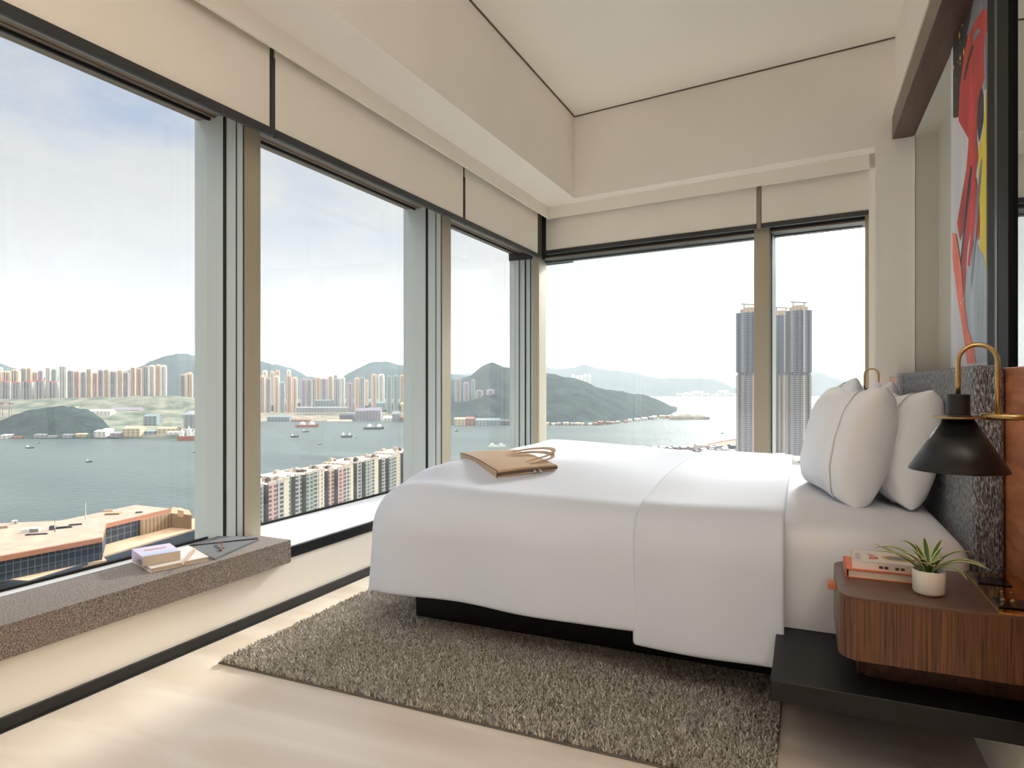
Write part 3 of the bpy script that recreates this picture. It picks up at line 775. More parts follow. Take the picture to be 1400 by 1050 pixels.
def patch(mb, pts, z=zt): mb.poly([tuple(RW @ Vector((x, y, z))) for x, y in pts])
for k, (x, y, w, h) in enumerate(((-.052, -.03, .02, .018), (-.05, -.008, .018, .014), (-.054, .012, .02, .012), (-.036, -.024, .008, .03))): patch(mb, [(x, y), (x+w, y+.004), (x+w-.004, y+h), (x+.002, y+h)])
mb.build('lettering', M['print_red'], o)
mb = MB(); patch(mb, [(.03, -.016), (.085, -.004), (.03, .02)], zt+.0001); mb.build('red_wedge', M['print_red'], o)
mb = MB(); patch(mb, [(.018+.038*math.cos(a_*math.pi/8), .002+.030*math.sin(a_*math.pi/8)) for a_ in range(16)], zt-.0001); mb.build('yellow_ring', M['print_yellow'], o)
mb = MB(); patch(mb, [(.014+.026*math.cos(a_*math.pi/8), .002+.018*math.sin(a_*math.pi/8)) for a_ in range(16)], zt+.0002); mb.build('grey_figure', M['print_grey'], o); mb = MB()
for i in range(5): patch(mb, [(-.083, -.04+i*.014), (-.070, -.04+i*.014), (-.070, -.035+i*.014), (-.083, -.035+i*.014)])
mb.build('small_lettering', M['print_grey'], o)
mb = MB()
for i in range(11):
    x = -.03+i*.012
    if i in (2, 5): continue
    mb.poly([tuple(RW @ Vector(p)) for p in ((x, -.0658, zb+.027), (x+.009, -.0658, zb+.027), (x+.009, -.0658, zb+.034), (x, -.0658, zb+.034))])
mb.build('spine_title', M['print_brown'], o)

# potted plant
pc0 = (.2695, 1.838)
o = thing('potted_plant', (pc0[0], pc0[1], .5005), 'small variegated spider plant in a white ceramic pot on the nightstand', 'plant')
MB().lathe([(.026, 0), (.031, .002), (.0335, .008), (.0345, .056), (.0335, .058), (.0315, .056), (.0305, .048), (0.002, .048)], (pc0[0], pc0[1], .5005), 36).build('pot', M['ceramic'], o, smooth=True)
MB().lathe([(.031, 0), (.029, .003), (.001, .004)], (pc0[0], pc0[1], .546), 24).build('soil', M['soil'], o)
def leaf_mat():
    m, nt, b, N, K = nodes('variegated_leaf')
    at = N.new('ShaderNodeAttribute'); at.attribute_name = 'across'
    r = N.new('ShaderNodeValToRGB'); e = r.color_ramp.elements
    e[0].position = .0; e[0].color = (*lin((222, 224, 176)), 1); e[1].position = 1; e[1].color = (*lin((222, 224, 176)), 1)
    for p, c in ((.16, (210, 216, 160)), (.24, (92, 124, 62)), (.5, (70, 104, 52)), (.76, (92, 124, 62)), (.84, (210, 216, 160))): q = e.new(p); q.color = (*lin(c), 1)
    K.new(at.outputs['Fac'], r.inputs['Fac']); K.new(r.outputs['Color'], b.inputs['Base Color']); b.inputs['Roughness'].default_value = .45
    b.inputs['Subsurface Weight'].default_value = 0
    return m
LM = leaf_mat()
def leaf(base, az, Ln, up, droop, w):
    bm = bmesh.new(); lay = bm.verts.layers.float.new('across'); n = 12; rows = []
    p = Vector((base[0], base[1], base[2])); el = up
    d2 = Vector((math.cos(az), math.sin(az), 0)); side = Vector((-math.sin(az), math.cos(az), 0))
    for i in range(n+1):
        t = i/n
        ww = w*(.55+.9*t)*(1-t**2.6)+.0004
        nrm = Vector((0, 0, 1))*math.cos(el)-d2*math.sin(el)
        row = []
        for k in (-1, -.5, 0, .5, 1):
            q = p+side*ww*k+nrm*abs(k)*ww*.45
            v = bm.verts.new(q*S); v[lay] = (k+1)/2; row.append(v)
        rows.append(row)
        p = p+(d2*math.cos(el)+Vector((0, 0, 1))*math.sin(el))*Ln/n
        el -= droop/n
    for i in range(n):
        for k in range(4): bm.faces.new([rows[i][k], rows[i+1][k], rows[i+1][k+1], rows[i][k+1]])
    me = bpy.data.meshes.new('leaf'); bm.to_mesh(me); bm.free(); me.materials.append(LM)
    me.polygons.foreach_set('use_smooth', [True]*len(me.polygons))
    l = link(bpy.data.objects.new('leaf', me)); l.parent = o; l.matrix_parent_inverse = Matrix.Translation(o.location).inverted()
    md = l.modifiers.new('s', 'SOLIDIFY'); md.thickness = .0008
Z0 = .548
R_ = math.radians
# image-left is about azimuth 155, image-right about -25 (world)
for az, Ln, up, dr, w in ((158, .135, 62, 95, .0085), (168, .12, 48, 65, .008), (150, .13, 30, 20, .007), (200, .08, 70, 60, .009), (-22, .12, 55, 80, .0075), (-10, .13, 62, 105, .007), (-35, .09, 60, 120, .0075), (15, .11, 70, 80, .007),
                          (90, .10, 75, 60, .009), (60, .10, 70, 50, .008), (120, .12, 72, 90, .007), (-60, .065, 72, 50, .010), (-90, .06, 66, 70, .011), (-120, .065, 72, 60, .010), (240, .075, 66, 80, .009), (-75, .04, 78, 40, .012), (30, .07, 80, 30, .009), (135, .07, 80, 30, .010), (-150, .07, 78, 40, .010), (0, .06, 82, 30, .010)):
    a_ = R_(az); leaf((pc0[0]+.008*math.cos(a_), pc0[1]+.008*math.sin(a_), Z0), a_, Ln, R_(up), R_(dr), w*1.05)

# ---------------------------------------------------------------- lamps
def lamp(y, label):
    x = .1787*1.79
    o = thing('wall_lamp', (x, y, .80), label, 'lamp', 'reading lamps beside the bed')
    c = (x, y, 0)
    zc = .926
    MB().lathe([(.0985, .806), (.099, .803), (.0975, .8025), (.0955, .806), (.026, .915), (.0255, .915), (.0295, .921), (.0985, .806)][::-1], c, 56).build('shade', M['shade'], o, smooth=True)
    MB().lathe([(.0235, .928), (.0235, .974), (.0225, .977), (.004, .977)], c, 36).build('cap', M['shade'], o, smooth=False, bevel=.001)
    MB().lathe([(.032, .919), (.032, .9215), (.020, .9215)], c, 36).build('shade_collar', M['shade'], o)
    MB().lathe([(.052, .9225), (.052, .9262), (.004, .9262)], c, 48).build('brass_disc', M['brass'], o)
    MB().lathe([(.014, .84), (.017, .855), (.018, .87), (.012, .885), (.01, .915)], c, 20).build('bulb', M['ceramic'], o, smooth=True)
    xr = .394; r = (xr-x)/2; zc2 = 1.052
    pts = [(x, y, .976), (x, y, 1.01), (x, y, zc2)]+[(x+r-r*math.cos(math.pi*i/16), y, zc2+r*math.sin(math.pi*i/16)) for i in range(1, 16)]+[(xr, y, zc2), (xr, y, 1.0), (xr, y, .93)]
    MB().tube(pts, .0052, 14).build('arched_tube', M['brass'], o, smooth=True)
    MB().tube([(x+.02, y, .9265), (.372, y, .9265)], .0022, 10).build('thin_rod', M['darkmetal'], o, smooth=True)
    MB().tube([(.362, y, .9265), (XW-.012, y, .9265)], .0078, 16).build('rod', M['brass'], o, smooth=True)
    R0 = Matrix.Translation((XW-.013, y, .9265)) @ Matrix.Rotation(math.pi/2, 4, 'Y')
    mb = MB(); V = [[mb.v(R0 @ Vector((.024*math.cos(2*math.pi*i/28), .024*math.sin(2*math.pi*i/28), h))) for i in range(28)] for h in (0, .0125)]
    for i in range(28): mb.f([V[0][i], V[0][(i+1) % 28], V[1][(i+1) % 28], V[1][i]])
    mb.f(V[0]); mb.f(V[1]); mb.build('wall_plate', M['brass'], o)
lamp(1.79, 'black cone wall lamp on an arched brass arm above the nightstand')
lamp(4.40, 'matching black and brass wall lamp at the far window side of the bed')

#CITYBEGIN
HAZE = 0.72e-4
# ---------------------------------------------------------------- the harbour outside (metres)
SEA = S-130.0
def facade(name, wall, win, bay=3.2, fl=3.0, fu=.42, fv=.4, off=0.0, wall2=None):
    m, nt, b, N, K = nodes(name)
    g = N.new('ShaderNodeNewGeometry'); sp = N.new('ShaderNodeSeparateXYZ'); K.new(g.outputs['Position'], sp.inputs[0])
    def mt(op, a, b_=None):
        n = N.new('ShaderNodeMath'); n.operation = op
        for i, v in enumerate((a, b_)):
            if v is None: continue
            if isinstance(v, (int, float)): n.inputs[i].default_value = v
            else: K.new(v, n.inputs[i])
        return n.outputs[0]
    u = mt('ADD', mt('MULTIPLY', sp.outputs[0], .83), mt('MULTIPLY', sp.outputs[1], .56))
    a = mt('GREATER_THAN', mt('FRACT', mt('ADD', mt('DIVIDE', u, bay), off)), fu)
    c = mt('GREATER_THAN', mt('FRACT', mt('DIVIDE', sp.outputs[2], fl)), fv)
    sepn = N.new('ShaderNodeSeparateXYZ'); K.new(g.outputs['Normal'], sepn.inputs[0])
    wallish = mt('LESS_THAN', mt('ABSOLUTE', sepn.outputs[2]), .5)
    f = mt('MULTIPLY', mt('MULTIPLY', a, c), wallish)
    mx = N.new('ShaderNodeMix'); mx.data_type = 'RGBA'; K.new(f, mx.inputs[0])
    mx.inputs[6].default_value = (*lin(wall), 1); mx.inputs[7].default_value = (*lin(win), 1)
    K.new(mx.outputs[2], b.inputs['Base Color']); b.inputs['Roughness'].default_value = .7; b.inputs['Specular IOR Level'].default_value = .3
    return m
def water():
    m, nt, b, N, K = nodes('harbour_water')
    tc = N.new('ShaderNodeTexCoord'); mp = N.new('ShaderNodeMapping'); mp.inputs['Scale'].default_value = (.0016, .0050, 1); mp.inputs['Rotation'].default_value = (0, 0, .5)
    K.new(tc.outputs['Object'], mp.inputs['Vector'])
    n = N.new('ShaderNodeTexNoise'); n.inputs['Scale'].default_value = 1.0; n.inputs['Detail'].default_value = 5
    K.new(mp.outputs[0], n.inputs['Vector'])
    r = N.new('ShaderNodeValToRGB'); e = r.color_ramp.elements
    e[0].position = .35; e[0].color = (*lin((62, 74, 74)), 1); e[1].position = .65; e[1].color = (*lin((76, 92, 88)), 1)
    K.new(n.outputs['Fac'], r.inputs['Fac']); K.new(r.outputs['Color'], b.inputs['Base Color'])
    b.inputs['Roughness'].default_value = .35; b.inputs['IOR'].default_value = 1.33
    n2 = N.new('ShaderNodeTexNoise'); n2.inputs['Scale'].default_value = .09; n2.inputs['Detail'].default_value = 6
    K.new(tc.outputs['Object'], n2.inputs['Vector'])
    bp = N.new('ShaderNodeBump'); bp.inputs['Strength'].default_value = 1; bp.inputs['Distance'].default_value = 2.2
    K.new(n2.outputs['Fac'], bp.inputs['Height']); K.new(bp.outputs[0], b.inputs['Normal'])
    return m
def green(name, c1, c2, sc=.02):
    m, nt, b, N, K = nodes(name)
    tc = N.new('ShaderNodeTexCoord')
    n = N.new('ShaderNodeTexNoise'); n.inputs['Scale'].default_value = sc; n.inputs['Detail'].default_value = 8; n.inputs['Roughness'].default_value = .65
    K.new(tc.outputs['Object'], n.inputs['Vector'])
    r = N.new('ShaderNodeValToRGB'); e = r.color_ramp.elements
    e[0].position = .35; e[0].color = (*lin(c1), 1); e[1].position = .68; e[1].color = (*lin(c2), 1)
    K.new(n.outputs['Fac'], r.inputs['Fac']); K.new(r.outputs['Color'], b.inputs['Base Color']); b.inputs['Roughness'].default_value = 1; b.inputs['Specular IOR Level'].default_value = 0
    bp = N.new('ShaderNodeBump'); bp.inputs['Strength'].default_value = 1; bp.inputs['Distance'].default_value = 12
    K.new(n.outputs['Fac'], bp.inputs['Height']); K.new(bp.outputs[0], b.inputs['Normal'])
    return m
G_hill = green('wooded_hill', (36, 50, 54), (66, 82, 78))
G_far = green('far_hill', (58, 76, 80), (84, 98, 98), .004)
G_land = green('waterfront_ground', (120, 118, 104), (176, 162, 142), .03)
G_grass = green('grass_slope', (70, 88, 76), (150, 146, 128), .014)
def interp(pts, x):
    if x <= pts[0][0]: return pts[0][1]
    for (x0, y0), (x1, y1) in zip(pts, pts[1:]):
        if x <= x1: return y0+(y1-y0)*(x-x0)/(x1-x0)
    return pts[-1][1]
def terrain(name, rows, px0, px1, mt_, label, cat, group=None, step=4, noise=4, seed=0, sub=4, kf=lambda x: 1.0):
    from mathutils import noise as NS
    P = []
    n = int((px1-px0)/step)+1
    for (d0, r0, a0), (d1, r1, a1) in zip(rows, rows[1:]):
        for k in range(sub):
            t = k/sub; row = []
            d = d0+(d1-d0)*t; am = a0+(a1-a0)*t
            for i in range(n):
                px = px0+(px1-px0)*i/(n-1)
                kk = kf(px)
                za = 0 if r0 is None else (525-interp(r0, px))/F*d0*kk+S
                zb_ = 0 if r1 is None else (525-interp(r1, px))/F*d1*kk+S
                if r0 is None: za = SEA-3
                if r1 is None: zb_ = SEA-3
                z = za+(zb_-za)*math.sin(t*math.pi/2)**(1.0 if zb_ > za else 2.0)
                p = far(px, 525, d*kk); z += am*(NS.noise(Vector((p.x*.012+seed, p.y*.012, 0)))*noise+NS.noise(Vector((p.x*.05+seed, p.y*.05, 3)))*noise*.5)
                row.append((p.x, p.y, max(z, SEA-3)))
            P.append(row)
    d, r, a = rows[-1]
    last = []
    for i in range(n):
        px = px0+(px1-px0)*i/(n-1); kk = kf(px); p = far(px, 525, d*kk)
        last.append((p.x, p.y, SEA-3 if r is None else (525-interp(r, px))/F*d*kk+S))
    P.append(last)
    mb = MB(1); mb.grid(P); o = mb.build(name, mt_, smooth=True)
    tag(o, label, cat, group); return o
o = MB(1).box((-40000, 90, SEA-30), (30000, 46000, SEA)).build('harbour_water', water())
tag(o, 'grey-green harbour water stretching between the city and the hills', 'water', kind='stuff')

SH = [(-400, 601), (0, 601), (60, 600), (200, 594), (275, 588), (355, 577), (470, 577), (575, 585), (620, 584), (700, 582), (760, 579), (900, 571)]
# wooded knoll at left, in front of the estate
terrain('wooded_knoll', [(1545, None, 0), (1560, [(-100, 600), (600, 600)], 0), (1680, [(-60, 580), (0, 573), (20, 566), (40, 560), (60, 557), (75, 555), (100, 556), (120, 560), (140, 572), (150, 584), (165, 596), (170, 600)], 1), (1850, [(-60, 590), (170, 592)], .5), (1900, None, 0)], -60, 172, G_hill,
        'low dark-green wooded knoll on the shore seen in the left window', 'hill', step=3, noise=7)
terrain('estate_slope', [(1570, None, 0), (1575, [(-200, 600), (175, 597), (240, 594), (300, 588)], 0), (1800, [(-60, 575), (120, 575), (150, 580), (300, 584)], .3), (2050, [(-60, 562), (15, 560), (60, 557), (120, 561), (160, 559), (230, 560), (300, 566)], .5), (2220, [(-60, 546), (60, 545), (180, 542), (240, 541), (300, 548)], .8), (2600, [(-60, 546), (300, 546)], 0)], -70, 330, G_grass,
        'terraced green and bare slope below the housing towers in the left window', 'slope', step=5, noise=6)
terrain('middle_waterfront', [(2240, None, 0), (2260, [(300, 580), (600, 582)], 0), (2500, [(300, 566), (420, 566), (600, 570)], .4), (2750, [(300, 562), (600, 564)], .3), (2800, None, 0)], 300, 604, G_land,
        'built-up waterfront strip across the harbour in the middle window', 'waterfront', step=5, noise=4)
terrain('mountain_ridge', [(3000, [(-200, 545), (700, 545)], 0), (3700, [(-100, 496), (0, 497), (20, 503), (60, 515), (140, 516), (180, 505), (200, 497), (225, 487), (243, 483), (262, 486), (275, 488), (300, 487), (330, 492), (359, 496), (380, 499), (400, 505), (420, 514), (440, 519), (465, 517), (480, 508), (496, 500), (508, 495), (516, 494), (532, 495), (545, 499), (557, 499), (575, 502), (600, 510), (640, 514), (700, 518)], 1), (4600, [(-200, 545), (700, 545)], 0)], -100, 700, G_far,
        'long hazy mountain ridge behind the high-rise estates on the left', 'mountain', step=3, noise=10, sub=7)
terrain('peaked_headland', [(2040, None, 0), (2075, [(600, 581), (1000, 581)], 0), (2650, [(600, 522), (630, 517), (645, 513), (655, 505), (665, 499), (673, 497), (681, 498), (690, 502), (700, 504), (712, 508), (735, 511), (760, 512), (775, 516), (795, 520), (815, 530), (835, 533), (860, 537), (885, 541), (905, 549), (922, 559), (935, 566), (948, 570), (958, 580)], 1), (3300, None, 0)], 600, 958, G_hill,
        'dark wooded headland with a pointed peak running out into the harbour', 'headland', step=3, noise=8, sub=9, kf=lambda x: 1+.26*smooth((x-800)/150))
terrain('low_spit', [(2395, None, 0), (2400, [(930, 569), (975, 570)], 0), (2440, [(915, 570), (930, 566.5), (945, 566), (960, 567.5), (970, 571)], .3), (2500, None, 0)], 915, 970, G_land,
        'low pale rocky point at the tip of the dark headland', 'headland', step=3, noise=2)
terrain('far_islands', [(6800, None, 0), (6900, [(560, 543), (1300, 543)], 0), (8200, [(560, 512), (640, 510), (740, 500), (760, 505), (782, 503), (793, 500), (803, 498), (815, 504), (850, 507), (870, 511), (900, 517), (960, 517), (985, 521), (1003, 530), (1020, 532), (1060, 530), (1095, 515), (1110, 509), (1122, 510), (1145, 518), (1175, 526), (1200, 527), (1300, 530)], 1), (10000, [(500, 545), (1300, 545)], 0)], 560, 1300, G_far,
        'pale distant islands almost lost in haze beyond the back windows', 'island', step=3, noise=18, sub=6)
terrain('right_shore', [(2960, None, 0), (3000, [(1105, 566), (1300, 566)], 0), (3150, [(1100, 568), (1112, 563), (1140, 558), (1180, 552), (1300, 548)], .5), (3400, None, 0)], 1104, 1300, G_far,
        'dark low shore right of the twin towers behind the pillows', 'shore', step=4, noise=5)

# ---- housing towers beyond the water
P_ = {}
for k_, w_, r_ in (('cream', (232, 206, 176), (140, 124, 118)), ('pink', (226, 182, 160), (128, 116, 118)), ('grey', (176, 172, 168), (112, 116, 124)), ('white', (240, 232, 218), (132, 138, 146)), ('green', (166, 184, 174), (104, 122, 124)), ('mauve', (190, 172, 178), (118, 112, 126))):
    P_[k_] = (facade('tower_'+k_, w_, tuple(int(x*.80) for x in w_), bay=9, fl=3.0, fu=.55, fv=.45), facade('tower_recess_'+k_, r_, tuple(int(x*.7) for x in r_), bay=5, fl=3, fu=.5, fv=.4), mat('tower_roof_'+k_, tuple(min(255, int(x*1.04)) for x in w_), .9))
RED = mat('red_roof_band', (204, 104, 100), .8)
def cross(w, d, k=.30, n=.12):
    a, b = w/2, d/2; i, j = a*(1-2*k)*.9, b*(1-2*k)*.9; e = a*.18
    pts = [(-i, -b), (-e, -b), (-e, -b+b*n*2), (e, -b+b*n*2), (e, -b), (i, -b), (i, -j), (a, -j), (a, j), (i, j), (i, b), (-i, b), (-i, j), (-a, j), (-a, -j), (-i, -j)]
    sm = [0, 1, 1, 1, 0, 1, 0, 0, 0, 1, 0, 1, 0, 0, 0, 1]
    return pts, sm
WNAME = {'L': 'in the left window', 'M': 'in the middle window', 'N': 'in the narrow third window'}
GROUPL = {'L': 'housing towers across the harbour in the left window', 'M': 'housing towers across the harbour in the middle window', 'N': 'towers below the peak in the narrow window'}
COLN = {'cream': 'cream', 'pink': 'pinkish', 'grey': 'grey', 'white': 'white', 'green': 'pale green', 'mauve': 'mauve-grey'}
def tower(xa, xb, yt, yb, d, c, wn, red=False, rz=None, label=None):
    w = (xb-xa)/F*d; p0 = far((xa+xb)/2, yb, d); z1 = far(0, yt, d).z; z0 = p0.z-14
    rz = random.uniform(.35, .75) if rz is None else rz
    s_ = 1/(math.cos(rz-.0)+.35*math.sin(rz)) if False else .86
    pts, sm = cross(w*s_, w*s_)
    R0 = Matrix.Rotation(rz, 2)
    pts = [tuple(R0 @ Vector(p)+Vector(p0[:2])) for p in pts]
    mb = MB(1); hh = z1-z0; zc = z1-hh*.05
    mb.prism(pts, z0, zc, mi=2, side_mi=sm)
    i4 = [tuple(R0 @ Vector(q)*1+Vector(p0[:2])) for q in ((-w*.22, -w*.22), (w*.22, -w*.22), (w*.22, w*.22), (-w*.22, w*.22))]
    mb.prism(i4, zc, z1, mi=3 if red else 2)
    for q in ((-w*.3, 0), (w*.3, 0), (0, -w*.3), (0, w*.3)):
        c_ = R0 @ Vector(q)+Vector(p0[:2]); mb.prism([(c_.x-w*.08, c_.y-w*.08), (c_.x+w*.08, c_.y-w*.08), (c_.x+w*.08, c_.y+w*.08), (c_.x-w*.08, c_.y+w*.08)], zc, zc+(z1-zc)*.6, mi=3 if red else 2)
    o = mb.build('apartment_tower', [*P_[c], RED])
    h_ = 'short' if (yb-yt)*d/2300 < 26 else 'tall'
    lb = label or f"{h_} {COLN[c]} apartment tower {'with red roof ' if red else ''}across the harbour {WNAME[wn]}"
    return tag(o, lb, 'tower', GROUPL[wn])
TW = [
 ('L', 2350, [(-22, -8, 508, 544, 'cream'), (-8, 3, 506, 544, 'pink'), (3, 15, 507, 544, 'cream'), (15, 28, 505, 544, 'cream'), (80, 92, 499, 541, 'white'), (92, 101, 506, 542, 'grey'), (101, 110, 507, 542, 'pink'), (110, 118, 508, 542, 'grey'), (118, 126, 503, 541, 'cream'), (126, 134, 509, 542, 'pink'), (134, 142, 505, 542, 'mauve'), (142, 150, 504, 543, 'cream'), (150, 160, 507, 544, 'grey'), (160, 168, 505, 544, 'cream'), (168, 177, 508, 544, 'mauve'), (178, 186, 501, 538, 'cream'), (186, 194, 503, 538, 'pink'), (194, 203, 500, 536, 'grey'), (203, 212, 499, 536, 'white'), (212, 220, 498, 536, 'cream'), (219, 228, 499, 536, 'white'), (245, 255, 511, 560, 'grey'), (253, 264, 509, 560, 'cream'), (266, 274, 511, 560, 'grey'), (273, 284, 508, 562, 'white'), (286, 297, 510, 562, 'cream'), (299, 311, 508, 562, 'pink')]),
 ('L', 2450, [(28, 36, 503, 540, 'grey'), (36, 44, 502, 540, 'cream'), (44, 52, 508, 540, 'pink'), (52, 59, 506, 540, 'mauve'), (62, 70, 501, 540, 'white'), (70, 78, 504, 540, 'green'), (-4, 4, 502, 540, 'white')]),
 ('M', 2650, [(355, 363, 513, 565, 'cream'), (363, 371, 516, 565, 'grey'), (374, 382, 513, 565, 'cream'), (382, 390, 521, 565, 'green'), (391, 399, 512, 565, 'pink'), (399, 407, 515, 563, 'cream'), (411, 419, 517, 560, 'mauve'), (418, 427, 518, 560, 'grey'), (431, 439, 515, 552, 'cream'), (439, 447, 517, 552, 'mauve'), (448, 456, 513, 555, 'cream'), (456, 465, 517, 558, 'grey'), (465, 472, 515, 558, 'white'), (473, 484, 523, 557, 'mauve'), (484, 492, 516, 558, 'cream'), (491, 499, 515, 558, 'grey'), (507, 516, 511, 551, 'cream'), (517, 526, 511, 551, 'white'), (528, 536, 513, 562, 'green'), (537, 545, 512, 562, 'green'), (546, 553, 512, 550, 'cream'), (553, 560, 512, 550, 'white'), (565, 574, 514, 555, 'grey'), (337, 345, 512, 565, 'cream'), (346, 354, 514, 565, 'pink')]),
 ('M', 2850, [(358, 366, 506, 550, 'white'), (369, 375, 507, 550, 'cream'), (376, 383, 506, 550, 'pink'), (392, 398, 505, 550, 'white'), (426, 432, 517, 550, 'grey'), (456, 462, 512, 548, 'green'), (499, 504, 519, 550, 'cream')]),
 ('N', 2250, [(621, 631, 517, 556, 'grey'), (633, 642, 522, 565, 'mauve'), (644, 650, 518, 560, 'green'), (648, 662, 533, 568, 'grey'), (664, 677, 532, 568, 'mauve'), (606, 614, 516, 560, 'white')]),
]
for wn, d, lst in TW:
    for xa, xb, yt, yb, c in lst: tower(xa, xb, yt, yb, d, c, wn)
for xa, xb, yt in ((-14, -2, 521), (1, 14, 521), (16, 28, 522), (31, 46, 521), (48, 62, 520), (65, 80, 521)): tower(xa, xb, yt, 544, 2230, 'grey', 'L', red=True)

# ---- waterfront sheds and blocks
SM = {k: facade('shed_'+k, c, tuple(int(x*.62) for x in c), bay=11, fl=6, fu=.6, fv=.5) for k, c in (('white', (206, 202, 194)), ('buff', (190, 170, 138)), ('grey', (140, 142, 144)), ('rust', (150, 98, 78)), ('mauve', (142, 134, 142)), ('teal', (122, 138, 140)), ('dark', (78, 82, 88)))}
def shed(xa, xb, yt, yb, d, m, label, depth=30, group='sheds and blocks along the far waterfront'):
    o = MB(1); A, Bp = far(xa, 525, d), far(xb, 525, d); n = Vector((-(Bp-A).y, (Bp-A).x)).normalized()
    P = [(A.x, A.y), (Bp.x, Bp.y), (Bp.x+n.x*depth, Bp.y+n.y*depth), (A.x+n.x*depth, A.y+n.y*depth)]
    z0, z1 = far(0, yb, d).z-2, far(0, yt, d).z; hm = z1-z0
    o.prism(P, z0, z0+hm*.8)
    # pitched or parapet top with a hut so the silhouette is not a plain block
    c = [(P[0][0]+P[3][0])/2, (P[0][1]+P[3][1])/2], [(P[1][0]+P[2][0])/2, (P[1][1]+P[2][1])/2]
    zt = z0+hm*.8; V = [o.v((*p, zt)) for p in P]; r0, r1 = o.v((*c[0], z1)), o.v((*c[1], z1))
    o.f([V[0], V[1], r1, r0]); o.f([V[3], r0, r1, V[2]]); o.f([V[0], r0, V[3]]); o.f([V[1], V[2], r1])
    return tag(o.build('waterfront_shed', SM[m]), label, 'building', group)
for a in ((0, 13, 594, 600, 1560, 'white'), (17, 30, 596, 600, 1560, 'rust'), (40, 66, 590, 595, 1580, 'white'), (82, 95, 589, 595, 1580, 'white'), (46, 62, 593, 600, 1562, 'grey'), (64, 78, 595, 600, 1562, 'grey'), (85, 98, 593, 600, 1562, 'grey'),
          (102, 117, 592, 598, 1565, 'buff'), (128, 144, 588, 598, 1565, 'white'), (136, 146, 586, 590, 1600, 'white'), (168, 191, 583, 596, 1570, 'buff'), (214, 240, 584, 594, 1590, 'buff'), (226, 246, 590, 595, 1575, 'white'), (150, 165, 591, 597, 1566, 'mauve'), (194, 212, 588, 595, 1590, 'teal'), (66, 104, 556, 560, 2060, 'buff'), (120, 150, 560, 570, 1900, 'white'), (150, 190, 557, 574, 2000, 'mauve'), (196, 214, 566, 580, 1800, 'teal')):
    nm = {'white': 'white', 'rust': 'rust-red', 'grey': 'low grey', 'buff': 'buff yellow', 'mauve': 'mauve-grey', 'teal': 'blue-green'}[a[5]]
    shed(*a, f'{nm} waterfront building on the shore in the left window')
shed(251, 300, 562, 585, 1620, 'grey', 'big pale grey box-like hall on the shore beside the first mullion', 60)
for a in ((404, 475, 556, 563, 2480, 'grey'), (430, 453, 546, 555, 2600, 'teal'), (446, 480, 574, 583, 2262, 'buff'), (486, 502, 558, 577, 2350, 'mauve'), (502, 520, 557, 577, 2340, 'mauve'), (514, 526, 549, 560, 2500, 'teal'), (524, 536, 569, 582, 2280, 'white'), (536, 546, 562, 582, 2285, 'grey'), (546, 566, 568, 580, 2290, 'rust'), (548, 566, 550, 562, 2500, 'buff'), (398, 422, 573, 577, 2270, 'rust'), (365, 395, 568, 577, 2280, 'teal'), (464, 484, 565, 577, 2300, 'dark')):
    nm = {'white': 'white', 'rust': 'reddish', 'grey': 'long grey', 'buff': 'buff yellow', 'mauve': 'mauve-grey', 'teal': 'blue-green', 'dark': 'dark'}[a[5]]
    shed(*a, f'{nm} waterfront building across the harbour in the middle window')
for a in ((621, 636, 571, 581, 2060, 'buff'), (636, 648, 570, 581, 2062, 'rust'), (650, 664, 572, 584, 2060, 'grey'), (664, 684, 572, 584, 2060, 'teal'), (678, 697, 557, 568, 2200, 'white'), (684, 700, 574, 580, 2070, 'dark')):
    nm = {'white': 'white', 'rust': 'reddish', 'grey': 'grey', 'buff': 'buff', 'teal': 'blue-green', 'dark': 'dark'}[a[5]]
    shed(*a, f'{nm} waterfront building below the peak in the narrow third window')
for i in range(22):
    x = 746+i*8.2+random.uniform(-2, 2); dsh = 2062*(1+.26*smooth((x-800)/150)); yb = 525+117000/dsh; h = random.uniform(3, 6)
    c = random.choice(('white', 'buff', 'white', 'grey', 'rust'))
    nm = {'white': 'white', 'rust': 'reddish', 'grey': 'grey', 'buff': 'buff'}[c]
    shed(x, x+random.uniform(5, 8), yb-h, yb, dsh, c, f'tiny {nm} shore building at the foot of the dark headland', 20, 'shore buildings below the headland')
for i in range(16):
    x = 926+i*5.2; h = random.uniform(3, 9)
    shed(x, x+random.uniform(2.5, 5), 542.5-h, 543, 6880, 'white', 'tiny pale building on the distant island shore', 60, 'distant buildings on the far island')
for i in range(5):
    x = 782+i*5.5; shed(x, x+4, 510+random.uniform(-2, 4), 530, 6000, 'white', 'hazy white tower rising behind the dark headland', 40, 'hazy towers behind the headland')

